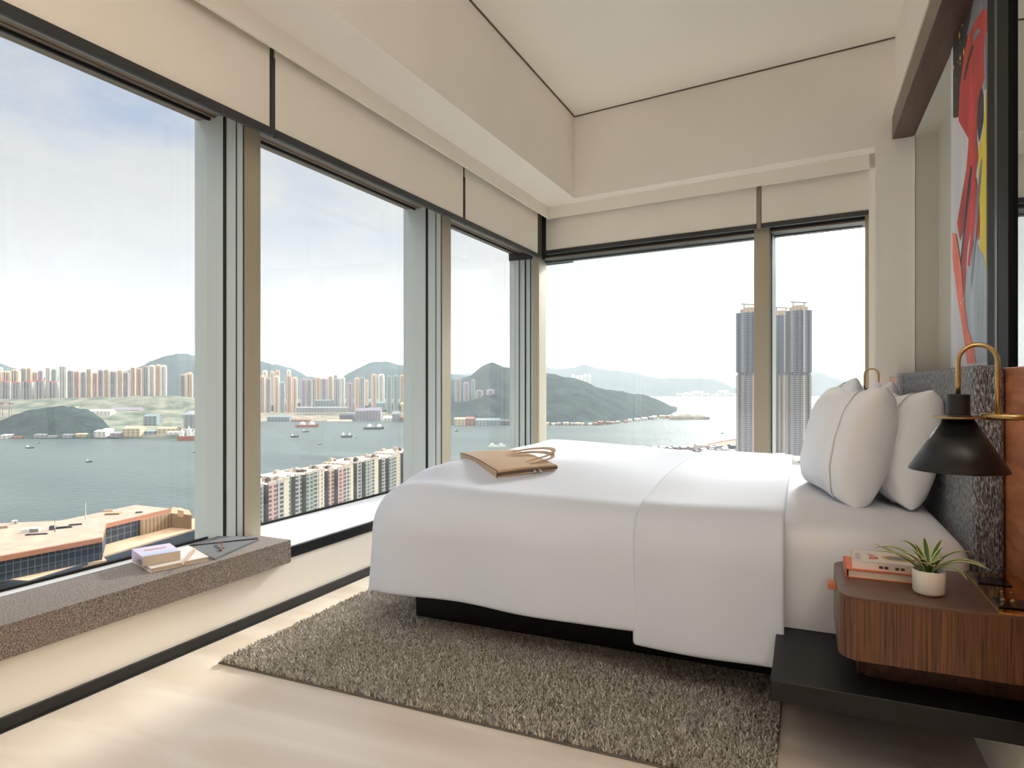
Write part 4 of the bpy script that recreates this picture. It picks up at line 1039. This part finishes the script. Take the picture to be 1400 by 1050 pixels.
# ---- boats
HM = {'dark': mat('boat_hull_dark', (44, 48, 54), .6), 'white': mat('boat_white', (232, 232, 228), .5), 'rust': mat('boat_rust', (168, 84, 58), .7)}
def boat(px, py, w, h, label, hull='dark', ang=.15, cabs=((-.3, .5),)):
    d = 130*F/(py-525); c = far(px, py, d); Lb = w/F*d; Hb = h/F*d; Wb = Lb*.26
    o = link(bpy.data.objects.new('boat', None)); o.location = (c.x, c.y, SEA); tag(o, label, 'boat', 'boats on the harbour')
    R0 = Matrix.Translation((c.x, c.y, SEA)) @ Matrix.Rotation(TH+ang, 4, 'Z')
    mb = MB(1); lo_ = [(-.5, -.35), (.32, -.4), (.5, 0), (.32, .4), (-.5, .35)]
    a = [mb.v(R0 @ Vector((x*Lb*.94, y*Wb*.8, -.5))) for x, y in lo_]; b_ = [mb.v(R0 @ Vector((x*Lb, y*Wb, Hb*(.42 if x < .4 else .55)))) for x, y in lo_]
    for i in range(5): mb.f([a[i], a[(i+1) % 5], b_[(i+1) % 5], b_[i]])
    mb.f(b_); mb.f(a[::-1]); mb.build('hull', HM[hull], o)
    for cx_, ch in cabs:
        mb = MB(1); mb.box((cx_*Lb-Lb*.10, -Wb*.28, Hb*.40), (cx_*Lb+Lb*.10, Wb*.28, Hb*(.42+ch)), R0); mb.box((cx_*Lb-Lb*.03, -Wb*.1, Hb*(.42+ch)), (cx_*Lb+Lb*.02, Wb*.1, Hb*(.42+ch*1.35)), R0)
        mb.build('cabin', HM['white'], o)
    MB(1).tube([R0 @ Vector((.1*Lb, 0, Hb*.4)), R0 @ Vector((.12*Lb, 0, Hb*1.1))], Lb*.012, 6).build('mast', HM['dark'], o)
boat(41, 613, 11, 4, 'white-topped ferry on the water nearest the left frame edge', 'dark')
boat(52, 606, 5, 2, 'tiny boat just beyond the ferry in the left window')
boat(122, 632, 8, 4, 'small dark boat in mid-harbour below the knoll', 'dark')
boat(265, 619, 3, 2.5, 'speck of a boat close to the first mullion')
boat(257, 602, 27, 14, 'rust-red and orange work barge moored by the grey hall', 'rust', cabs=((-.3, .5), (.05, .7), (.3, .45)))
boat(403, 598, 11, 5, 'dark tug at left in the middle window')
boat(418, 591, 9, 4, 'dark boat near the far quay in the middle window')
boat(474, 598, 15, 6, 'long dark coaster in the centre of the middle window', cabs=((-.3, .6), (.25, .5)))
boat(487, 599, 3, 1.5, 'tiny boat trailing the long coaster')
boat(437, 608, 4, 2, 'tiny boat farther out below the tug')
boat(420, 584, 31, 8, 'long brown moored barge against the middle quay', 'rust', cabs=((-.2, .4), (.2, .4)))
boat(511, 587, 28, 7, 'mauve and white moored vessel beside the quay halls', 'dark', cabs=((-.2, .5), (.25, .5)))
boat(555, 591, 3, 1.6, 'tiny dark boat near the second mullion')
boat(1014-6, 582, 3, 3, 'tiny sailing boat left of the twin towers', 'white')
boat(988, 593, 3, 3, 'tiny boat before the pink breakwater', 'dark')
boat(624, 590, 5, 3, 'small dark boat at the left of the narrow window', 'dark')
boat(680, 612, 24, 7, 'white moored pontoon boats beyond the bed foot', 'white', cabs=((-.3, .4), (.2, .4)))

# ---- gantry cranes at far left
def crane(px, label):
    c = far(px, 572, 1850); o = link(bpy.data.objects.new('gantry_crane', None)); o.location = c; tag(o, label, 'crane', 'cranes behind the knoll')
    R0 = Matrix.Translation(c) @ Matrix.Rotation(TH, 4, 'Z')
    for x in (-5, 5): MB(1).tube([R0 @ Vector((x, 0, -4)), R0 @ Vector((x*.4, 0, 46))], .9, 6).build('leg', SM['rust'], o)
    mb = MB(1)
    for z in (10, 22, 34, 46): mb.box((-4, -1, z), (4, 1, z+1.6), R0)
    mb.build('cross_beams', SM['white'], o)
    MB(1).box((-9, -1.5, 40), (10, 1.5, 43), R0).build('boom', SM['rust'], o)
crane(2, 'red and white crane mast at the extreme left of the view'); crane(14, 'second red and white crane mast from the left')

# ---- large low building with roof terrace below the left window
FB = {'roof': mat('tan_roof_deck', (156, 136, 118), .85, var=.14, vscale=.12), 'terra': mat('terracotta_fascia', (176, 116, 90), .7), 'glass': facade('dark_glass_curtain', (92, 100, 108), (40, 50, 60), bay=2.2, fl=4.0, fu=.12, fv=.1),
      'stone': facade('brown_louvred_wall', (158, 134, 104), (122, 102, 80), bay=1.4, fl=50, fu=.6, fv=.0), 'pave': mat('tan_paving', (186, 154, 124), .85, var=.08, vscale=.15), 'white': SM['white'], 'dark': SM['dark'], 'slate': mat('slate_glass_band', (58, 66, 78), .3)}
hall = link(bpy.data.objects.new('waterfront_hall', None)); hc = far(120, 735, 420); hall.location = hc
tag(hall, 'large flat-roofed waterfront hall with terracotta edge and dark glass walls below the left window', 'building')
def zp(px, py, z):          # point in metres at absolute height z
    k = (z-S)*F/(525-py); v = far(px, py, k); return (v.x, v.y)
ZR = S-88
A0, A1, A2, A3 = zp(-60, 772, ZR), zp(140, 735, ZR), zp(145, 716.5, ZR), zp(234, 695.5, ZR)
A4, A5, A6 = zp(186, 690.5, ZR), zp(84, 712, ZR), zp(-60, 719, ZR)
roofp = [A0, A1, A2, A3, A4, A5, A6]
MB(1).prism(roofp, ZR-2.6, ZR).build('fascia', FB['terra'], hall)
MB(1).prism([lerp(p, hc[:2], .012) for p in roofp], ZR, ZR+.25).build('roof_deck', FB['roof'], hall)
wl = [lerp(p, hc[:2], .02) for p in roofp]
MB(1).prism(wl, ZR-14, ZR-2.6).build('glass_wall', FB['glass'], hall)
def strip_wall(p, q, z0, z1, m, nm, t=1.2):
    p, q = Vector(p), Vector(q); e = (q-p).normalized(); n = Vector((e.y, -e.x))
    if n.dot(-p) < 0: n = -n
    MB(1).prism([tuple(p), tuple(q), tuple(q+n*t), tuple(p+n*t)], z0, z1).build(nm, FB[m], hall)
w2, w3 = wl[2], wl[3]
strip_wall(lerp(w2, w3, .5), w3, ZR-14, ZR-2.6, 'stone', 'louvred_wall')
E0, E1 = zp(236, 699, ZR-1), zp(262, 705, ZR-1)
MB(1).prism([w3, zp(262, 704, ZR-3), zp(258, 697, ZR-3), zp(236, 693, ZR-3)], ZR-16, ZR-3).build('end_block', FB['stone'], hall)
MB(1).prism([zp(243, 698, ZR+1), zp(251, 699.5, ZR+1), zp(250, 696, ZR+1), zp(243, 695, ZR+1)], ZR-3, ZR+1.5).build('stair_head', FB['pave'], hall)
# terraces
ZT1 = ZR-13
T1 = [zp(138, 761, ZT1), zp(300, 713, ZT1), zp(320, 700, ZT1), zp(138, 735, ZT1)]
MB(1).prism(T1, ZT1-.8, ZT1+.1).build('terrace', FB['pave'], hall)
strip_wall(T1[0], T1[1], ZT1-7, ZT1-.8, 'slate', 'terrace_edge')
ZT2 = ZT1-12
T2 = [zp(-60, 812, ZT2), zp(30, 810, ZT2), zp(110, 790, ZT2), zp(320, 715, ZT2), zp(320, 700, ZT2), zp(-60, 760, ZT2)]
MB(1).prism(T2, ZT2-.8, ZT2).build('terrace', FB['pave'], hall)
strip_wall(T2[1], T2[2], ZT2-10, ZT2-.8, 'slate', 'terrace_edge')
T3 = [zp(-60, 778, ZT1+2), zp(20, 792, ZT1+2), zp(110, 772, ZT1+2), zp(108, 765, ZT1+2), zp(-60, 770, ZT1+2)]
MB(1).prism([zp(-60, 788, ZT1), zp(39, 793.5, ZT1), zp(110, 771, ZT1), zp(146, 766, ZT1), zp(140, 760, ZT1), zp(-60, 772, ZT1)], ZT1-5, ZT1).build('canopy', FB['pave'], hall)
strip_wall(zp(39, 793.5, ZT1), zp(110, 771, ZT1), ZT1-4.5, ZT1-.2, 'slate', 'canopy_edge')
strip_wall(zp(-60, 788, ZT1), zp(39, 793.5, ZT1), ZT1-4.5, ZT1-.2, 'slate', 'canopy_edge')
# quay ground below it
o = MB(1).prism([zp(-400, 900, SEA+6), zp(320, 815, SEA+6), zp(500, 775, SEA+6), zp(330, 700, SEA+6), zp(-400, 740, SEA+6)], SEA-2, SEA+5).build('quay', SM['dark'])
tag(o, 'dark quay ground beneath the flat-roofed waterfront hall', 'quay')
# roof-top pieces
def hallbox(px, py, sx, sy, h, m, nm, rz=.3):
    c = zp(px, py, ZR+.3); R0 = Matrix.Translation((*c, ZR+.25)) @ Matrix.Rotation(rz+TH, 4, 'Z')
    mb = MB(1); mb.box((-sx/2, -sy/2, 0), (sx/2, sy/2, h*.8), R0); mb.box((-sx*.42, -sy*.42, h*.8), (sx*.42, sy*.42, h), R0); mb.build(nm, FB[m], hall)
hallbox(43, 727, 9, 4, 2.2, 'white', 'roof_tank'); hallbox(50, 731, 11, 1.2, .8, 'dark', 'roof_duct'); hallbox(20, 716, 2.6, 2.6, 2.2, 'white', 'roof_unit')
hallbox(72, 724, 3, 3, 2.5, 'dark', 'roof_unit'); hallbox(88, 722, 8, 1.6, 1.2, 'dark', 'roof_duct', .5); hallbox(103, 718, 7, 1.4, 1, 'dark', 'roof_duct', .5); hallbox(155, 703, 9, 5, 1.2, 'stone', 'roof_deck_bed', .2)
hallbox(148, 699, 6, 2, 1, 'pave', 'roof_deck_bed', .3); hallbox(5, 722, 5, 2, 1.4, 'roof', 'roof_unit'); hallbox(190, 701, 4, 2, .9, 'dark', 'roof_unit')
for px, py, h in ((117, 711, 12), (75, 728, 9)):
    c = zp(px, py, ZR); MB(1).tube([(c[0], c[1], ZR), (c[0], c[1], ZR+h)], [.35, .12], 6).build('mast', FB['white'], hall)

# ---- row of apartment blocks below the middle window
AB = {'cream': facade('cream_flats', (202, 190, 170), (120, 112, 104), bay=3.6, fl=3.0, fu=.80, fv=.35), 'cell': facade('flat_windows', (170, 166, 160), (72, 76, 82), bay=2.6, fl=3.0, fu=.3, fv=.35), 'pink': facade('pink_flats', (186, 152, 144), (110, 88, 92), bay=2.6, fl=3.0, fu=.35, fv=.4),
      'green': facade('green_grey_flats', (150, 156, 146), (84, 92, 88), bay=2.2, fl=3, fu=.35, fv=.35), 'dark': mat('recess_dark', (112, 110, 108), .9), 'roof': mat('flats_roof', (184, 168, 154), .9, var=.3, vscale=.3), 'hut': mat('roof_hut', (180, 168, 156), .9), 'hutd': mat('roof_hut_dark', (92, 84, 80), .9)}
ABL = [AB[k] for k in ('cream', 'cell', 'pink', 'green', 'dark', 'roof')]
pa, pb = far(355, 525, 425), far(567, 525, 640); eu = Vector(((pb-pa).x, (pb-pa).y, 0)); span = eu.length; eu.normalize(); nv = Vector((-eu.y, eu.x, 0))
if nv.dot(pa) < 0: nv = -nv      # away from the camera
def block(k, label, pinkish):
    w = 41.0; base = Vector((pa.x, pa.y, 0))+eu*(k*w-8); zt = S-66; z0 = SEA
    zt += (k % 2)*1.2
    o = link(bpy.data.objects.new('apartment_block', None)); o.location = (base.x, base.y, z0); tag(o, label, 'building', 'row of apartment blocks below the middle window')
    def pt(u, v): p = base+eu*u+nv*v; return (p.x, p.y)
    segs = [(0, 4.5, 3, 3, 0), (4.5, 12, 0, 2 if pinkish == 1 else 1, 0), (12, 15, 4, 4, 0), (15, 23.5, -1.5, 2 if pinkish else 3, 0), (23.5, 26, 5, 4, 0), (26, 33, 0, 1, 0), (33, 39.5, 0, 0, 0), (39.5, 41, 6, 4, 0)]
    front = []; sm = []
    for u0, u1, v, m, _ in segs: front += [pt(u0, v), pt(u1, v)]; sm += [m, 4]
    poly = front+[pt(41, 30), pt(0, 30)]; sm[-1] = 0; sm += [0, 0]
    mb = MB(1)
    A = sum(poly[i][0]*poly[(i+1) % len(poly)][1]-poly[(i+1) % len(poly)][0]*poly[i][1] for i in range(len(poly)))
    mb.prism(poly, z0, zt, mi=5, side_mi=sm); mb.build('body', ABL, o, weld=False)
    # cream parapet pieces
    mb = MB(1)
    for u0, u1, v, m, _ in segs:
        if m in (4,): continue
        mb.prism([pt(u0+.2, v+.2), pt(u1-.2, v+.2), pt(u1-.2, v+1.2), pt(u0+.2, v+1.2)], zt, zt+1.6)
    mb.build('parapet', AB['hut'], o)
    rr = random.Random(k+5)
    for i in range(9):
        u, v = rr.uniform(3, 36), rr.uniform(4, 26); a, b_, h = rr.uniform(2, 5.5), rr.uniform(2, 4.5), rr.uniform(1.2, 3.8)
        mb = MB(1); mb.prism([pt(u, v), pt(u+a, v), pt(u+a, v+b_), pt(u, v+b_)], zt, zt+h*.8); mb.prism([pt(u+.3, v+.3), pt(u+a*.6, v+.3), pt(u+a*.6, v+b_*.6), pt(u+.3, v+b_*.6)], zt+h*.8, zt+h)
        mb.build('roof_hut', AB['hutd'] if i % 3 == 0 else AB['hut'], o)
pos = ['mostly behind the first mullion', 'leftmost in the middle window', 'second from the left in the middle window', 'with pink balconies, third from the left in the middle window', 'fourth from the left, partly behind the duvet', 'farthest, beside the second mullion', 'hidden between the second mullion and the bed']
for k in range(0, 6): block(k, f'cream and grey apartment block {pos[k+1]}', 1 if k == 2 else (2 if k in (0, -1) else 0))

# ---- reclaimed land, breakwater and twin towers beyond the back windows
o = MB(1).prism([zp(700, 760, SEA+3), zp(830, 611, SEA+3), zp(900, 612, SEA+3), zp(930, 612, SEA+3), zp(1010, 600, SEA+3), zp(1120, 592, SEA+3), zp(1300, 588, SEA+3), zp(1400, 800, SEA+3)], SEA-3, SEA+2.5).build('reclaimed_land', G_land)
tag(o, 'flat built-up land behind the bed, seen through the back windows', 'land')
o = MB(1).prism([zp(925, 614, SEA+5), zp(1008, 599, SEA+5), zp(1100, 580, SEA+5), zp(1100, 577, SEA+5), zp(1008, 596, SEA+5), zp(925, 611, SEA+5)], SEA, SEA+5).build('breakwater', mat('pink_breakwater', (206, 160, 150), .9))
tag(o, 'long pinkish breakwater running towards the twin towers', 'breakwater')
for i in range(34):
    x = 856+(i % 17)*9.5+random.uniform(-2, 2); row = i//17; yb = 622-row*6-max(0, (x-900))*.03; h = random.uniform(3, 8)
    c = random.choice(('grey', 'white', 'mauve', 'grey', 'dark')); nm = {'white': 'white', 'grey': 'grey', 'mauve': 'bluish', 'dark': 'dark'}[c]
    d = 130*F/(yb-525)*.97
    shed(x, x+random.uniform(5, 9), yb-h, yb, d, c, f'small {nm} low-rise building beyond the far edge of the bed', 22, 'low-rise buildings beyond the bed')
TT = {'a': facade('twin_tower_stone', (196, 180, 164), (112, 118, 130), bay=5.2, fl=3.1, fu=.38, fv=.42), 'b': facade('twin_tower_recess', (150, 152, 160), (86, 94, 112), bay=3.0, fl=3.1, fu=.25, fv=.35), 'g': facade('twin_tower_glass', (128, 138, 146), (96, 106, 116), bay=7, fl=3.1, fu=.2, fv=.3), 'roof': mat('tower_crown', (190, 172, 150), .8), 'steel': mat('crown_steel', (130, 122, 112), .6)}
def tall(xa, xb, yt, d, rz, label):
    w = (xb-xa)/F*d*.80; c = far((xa+xb)/2, 525, d); z1 = far(0, yt, d).z; z0 = SEA+1; zm = far(0, 510, d).z
    o = link(bpy.data.objects.new('skyscraper', None)); o.location = (c.x, c.y, z0); tag(o, label, 'tower', 'pale skyscrapers beyond the back windows')
    R0 = Matrix.Rotation(TH+rz, 2)
    def pl(f): 
        a = w/2*f; pts = [(-.45, -1), (-.2, -1), (-.2, -.86), (.2, -.86), (.2, -1), (.45, -1), (.45, -.72), (.72, -.72), (.72, -.45), (1, -.45), (1, -.2), (.86, -.2), (.86, .2), (1, .2), (1, .45), (.72, .45), (.72, .72), (.45, .72), (.45, 1), (-.45, 1), (-.45, .72), (-.72, .72), (-.72, .45), (-1, .45), (-1, .2), (-.86, .2), (-.86, -.2), (-1, -.2), (-1, -.45), (-.72, -.45), (-.72, -.72), (-.45, -.72)]
        return [tuple(R0 @ Vector((x*a, y*a))+Vector((c.x, c.y))) for x, y in pts]
    n = len(pl(1)); s1 = [0, 1, 2, 1, 0, 1, 0, 1, 0, 0, 1, 2, 1, 0, 1, 0, 1, 0, 0, 1, 0, 1, 0, 0, 1, 2, 1, 0, 1, 0, 1, 0][:n]; s2 = [2 if q == 0 and i % 3 else q for i, q in enumerate(s1)]
    ms = [TT['a'], TT['b'], TT['g'], TT['roof']]
    mb = MB(1); mb.prism(pl(1), z0, zm-4, mi=3, side_mi=s1); mb.build('lower_shaft', ms, o, weld=False)
    mb = MB(1); mb.prism(pl(.9), zm-4, zm+1, mi=1); mb.build('refuge_floor', ms, o)
    mb = MB(1); mb.prism(pl(1.0), zm+1, z1-9, mi=3, side_mi=s2); mb.build('upper_shaft', ms, o, weld=False)
    mb = MB(1); mb.prism(pl(.72), z1-9, z1-3, mi=0); mb.prism(pl(.5), z1-3, z1, mi=0); mb.build('crown', [TT['roof']], o)
    M0 = Matrix.Translation((c.x, c.y, z1)) @ Matrix.Rotation(TH+rz, 4, 'Z')
    mb = MB(1)
    for x in (-.3, .3): mb.box((x*w-.6, -.6, 0), (x*w+.6, .6, 5), M0)
    mb.box((-w*.42, -1, 5), (w*.42, 1, 6.5), M0); mb.build('roof_frame', TT['steel'], o)
tall(1004, 1048, 421, 1130, .35, 'pale skyscraper left of the window divider, half hidden by it')
tall(1052, 1084, 425, 1200, .30, 'skyscraper rising directly behind the right edge of the divider')
tall(1072, 1112, 418, 1120, .35, 'nearest pale skyscraper in the narrow right-hand back window')
# podium under the towers
o = MB(1).prism([zp(1000, 626, SEA+14), zp(1120, 626, SEA+14), zp(1125, 616, SEA+14), zp(1002, 616, SEA+14)], SEA, SEA+10).build('tower_podium', SM['white'])
tag(o, 'low white podium at the foot of the skyscrapers', 'building')

# ---- haze over the water
m = bpy.data.materials.new('sea_haze'); m.use_nodes = True; N = m.node_tree.nodes; K = m.node_tree.links; N.remove(N['Principled BSDF'])
vs = N.new('ShaderNodeVolumeScatter'); vs.inputs['Color'].default_value = (.80, .83, .88, 1); vs.inputs['Density'].default_value = HAZE; vs.inputs['Anisotropy'].default_value = .1
K.new(vs.outputs[0], N['Material Output'].inputs['Volume'])
o = MB(1).box((-14000, 200, SEA+.5), (12000, 13000, 1000)).build('sea_haze', m)
tag(o, 'thin pale haze hanging over the whole harbour', 'haze', kind='stuff')
#CITYEND

# ---------------------------------------------------------------- light
W = bpy.data.worlds.new('hazy_sky'); SC.world = W; W.use_nodes = True
nt = W.node_tree; N = nt.nodes; K = nt.links; bg = N['Background']
tc = N.new('ShaderNodeTexCoord')
sep = N.new('ShaderNodeSeparateXYZ'); K.new(tc.outputs['Generated'], sep.inputs[0])
mp = N.new('ShaderNodeMapping'); mp.inputs['Scale'].default_value = (1.0, 1.0, 2.3); K.new(tc.outputs['Generated'], mp.inputs[0])
nz = N.new('ShaderNodeTexNoise'); nz.inputs['Scale'].default_value = 3.0; nz.inputs['Detail'].default_value = 6; nz.inputs['Roughness'].default_value = .52
mp.inputs['Location'].default_value = (.35, .1, .2)
K.new(mp.outputs[0], nz.inputs['Vector'])
cl = N.new('ShaderNodeValToRGB'); cl.color_ramp.elements[0].position = .43; cl.color_ramp.elements[1].position = .58
K.new(nz.outputs['Fac'], cl.inputs['Fac'])
# blueness grows with height and towards -x (left)
def math_(op, a, b=None, c=None):
    n = N.new('ShaderNodeMath'); n.operation = op
    for i, v in enumerate((a, b, c)):
        if v is None: continue
        if isinstance(v, (int, float)): n.inputs[i].default_value = v
        else: K.new(v, n.inputs[i])
    return n.outputs[0]
def mapr(v, a, b, c=0, d=1):
    n = N.new('ShaderNodeMapRange'); K.new(v, n.inputs[0]); n.inputs[1].default_value = a; n.inputs[2].default_value = b; n.inputs[3].default_value = c; n.inputs[4].default_value = d; n.interpolation_type = 'SMOOTHSTEP'; return n.outputs[0]
hgt = mapr(sep.outputs[2], .02, .36)
lef = mapr(sep.outputs[0], -.25, -.66)
blue = math_('MULTIPLY', hgt, lef)
open_ = math_('SUBTRACT', 1.0, cl.outputs[0])
bl = math_('MULTIPLY', blue, math_('MULTIPLY_ADD', open_, .8, .2))
mix1 = N.new('ShaderNodeMix'); mix1.data_type = 'RGBA'
mix1.inputs[6].default_value = (*lin((240, 237, 235)), 1); mix1.inputs[7].default_value = (*lin((166, 190, 228)), 1); K.new(bl, mix1.inputs[0])
# warm bright part of the sky towards the sun
mix2 = N.new('ShaderNodeMix'); mix2.data_type = 'RGBA'; mix2.inputs[7].default_value = (1.0, .98, .96, 1)
sunside = mapr(sep.outputs[0], -.55, .05)
K.new(sunside, mix2.inputs[0]); K.new(mix1.outputs[2], mix2.inputs[6])
SUN_AZ, SUN_EL = 8, 24
sd = Vector((math.sin(math.radians(SUN_AZ))*math.cos(math.radians(SUN_EL)), math.cos(math.radians(SUN_AZ))*math.cos(math.radians(SUN_EL)), math.sin(math.radians(SUN_EL))))
dt = N.new('ShaderNodeVectorMath'); dt.operation = 'DOT_PRODUCT'; K.new(tc.outputs['Generated'], dt.inputs[0]); dt.inputs[1].default_value = sd
aur = mapr(dt.outputs['Value'], math.cos(math.radians(19)), 1.0, 0, 9.0)
zen = mapr(sep.outputs[2], .42, .85, 0, 2.1)
K.new(mix2.outputs[2], bg.inputs['Color'])
K.new(math_('ADD', math_('ADD', aur, zen), .455), bg.inputs['Strength'])

l = bpy.data.lights.new('sun', 'SUN'); l.energy = 4.5; l.angle = math.radians(10); l.color = (1, .98, .955)
lo = link(bpy.data.objects.new('sun', l)); lo.rotation_euler = sd.to_track_quat('Z', 'Y').to_euler(); lo.location = (3, 5, 6)

# added unseen fill lights behind the camera, shaped like recessed downlights
for i, (x, y) in enumerate(((-.9, -.6), (.9, -.6), (-.9, -1.5), (.9, -1.5))):
    o = thing('added_fill_fixture', (x, y, CEIL), 'added unseen round downlight behind the camera', 'fill light', 'added fill lights behind the camera')
    MB().lathe([(.06, -.004), (.06, 0), (.045, 0)], (x, y, CEIL-.0005), 24).build('rim', M['ceramic'], o)
    l = bpy.data.lights.new('fill_light', 'AREA'); l.shape = 'DISK'; l.size = .3; l.energy = 4; l.color = (1, .92, .82)
    lo = link(bpy.data.objects.new('fill_light', l)); lo.location = (x*S, y*S, (CEIL-.02)*S)

o = thing('added_fill_lamp', (1.5, -1.1, 0), 'added unseen tall brass uplighter floor lamp behind the camera', 'lamp')  # unseen floor lamp added to fill the room with light off the ceiling
MB().lathe([(.13, 0), (.13, .015), (.02, .022)], (1.5, -1.1, 0), 32).build('base', M['brass'], o)
MB().tube([(1.5, -1.1, .02), (1.5, -1.1, 1.62)], .012, 12).build('pole', M['brass'], o)
MB().lathe([(.03, 1.60), (.13, 1.68), (.15, 1.72), (.14, 1.72), (.12, 1.685), (.02, 1.62)], (1.5, -1.1, 0), 32).build('bowl', M['brass'], o)
l = bpy.data.lights.new('fill_uplight', 'AREA'); l.shape = 'DISK'; l.size = .24; l.energy = 95; l.color = (1, .98, .95)
lo = link(bpy.data.objects.new('fill_uplight', l)); lo.location = (1.5*S, -1.1*S, 1.73*S); lo.rotation_euler = (math.pi, 0, 0)

cam = bpy.data.cameras.new('camera'); co = link(bpy.data.objects.new('camera', cam)); SC.camera = co
cam.sensor_width = 36; cam.sensor_fit = 'HORIZONTAL'; cam.lens = 36*F/1400; cam.clip_end = 60000; cam.clip_start = .05
co.location = (0, 0, S); co.rotation_euler = (math.pi/2, 0, TH)
SC.view_settings.view_transform = 'Standard'; SC.view_settings.look = 'None'; SC.view_settings.gamma = 1; SC.view_settings.use_curve_mapping = False
SC.view_settings.exposure = 0.70
cy = SC.cycles; cy.max_bounces = 10; cy.diffuse_bounces = 6; cy.glossy_bounces = 4; cy.transparent_max_bounces = 12; cy.volume_bounces = 2; cy.use_denoising = True
cy.sample_clamp_indirect = 6; cy.caustics_reflective = False; cy.caustics_refractive = False
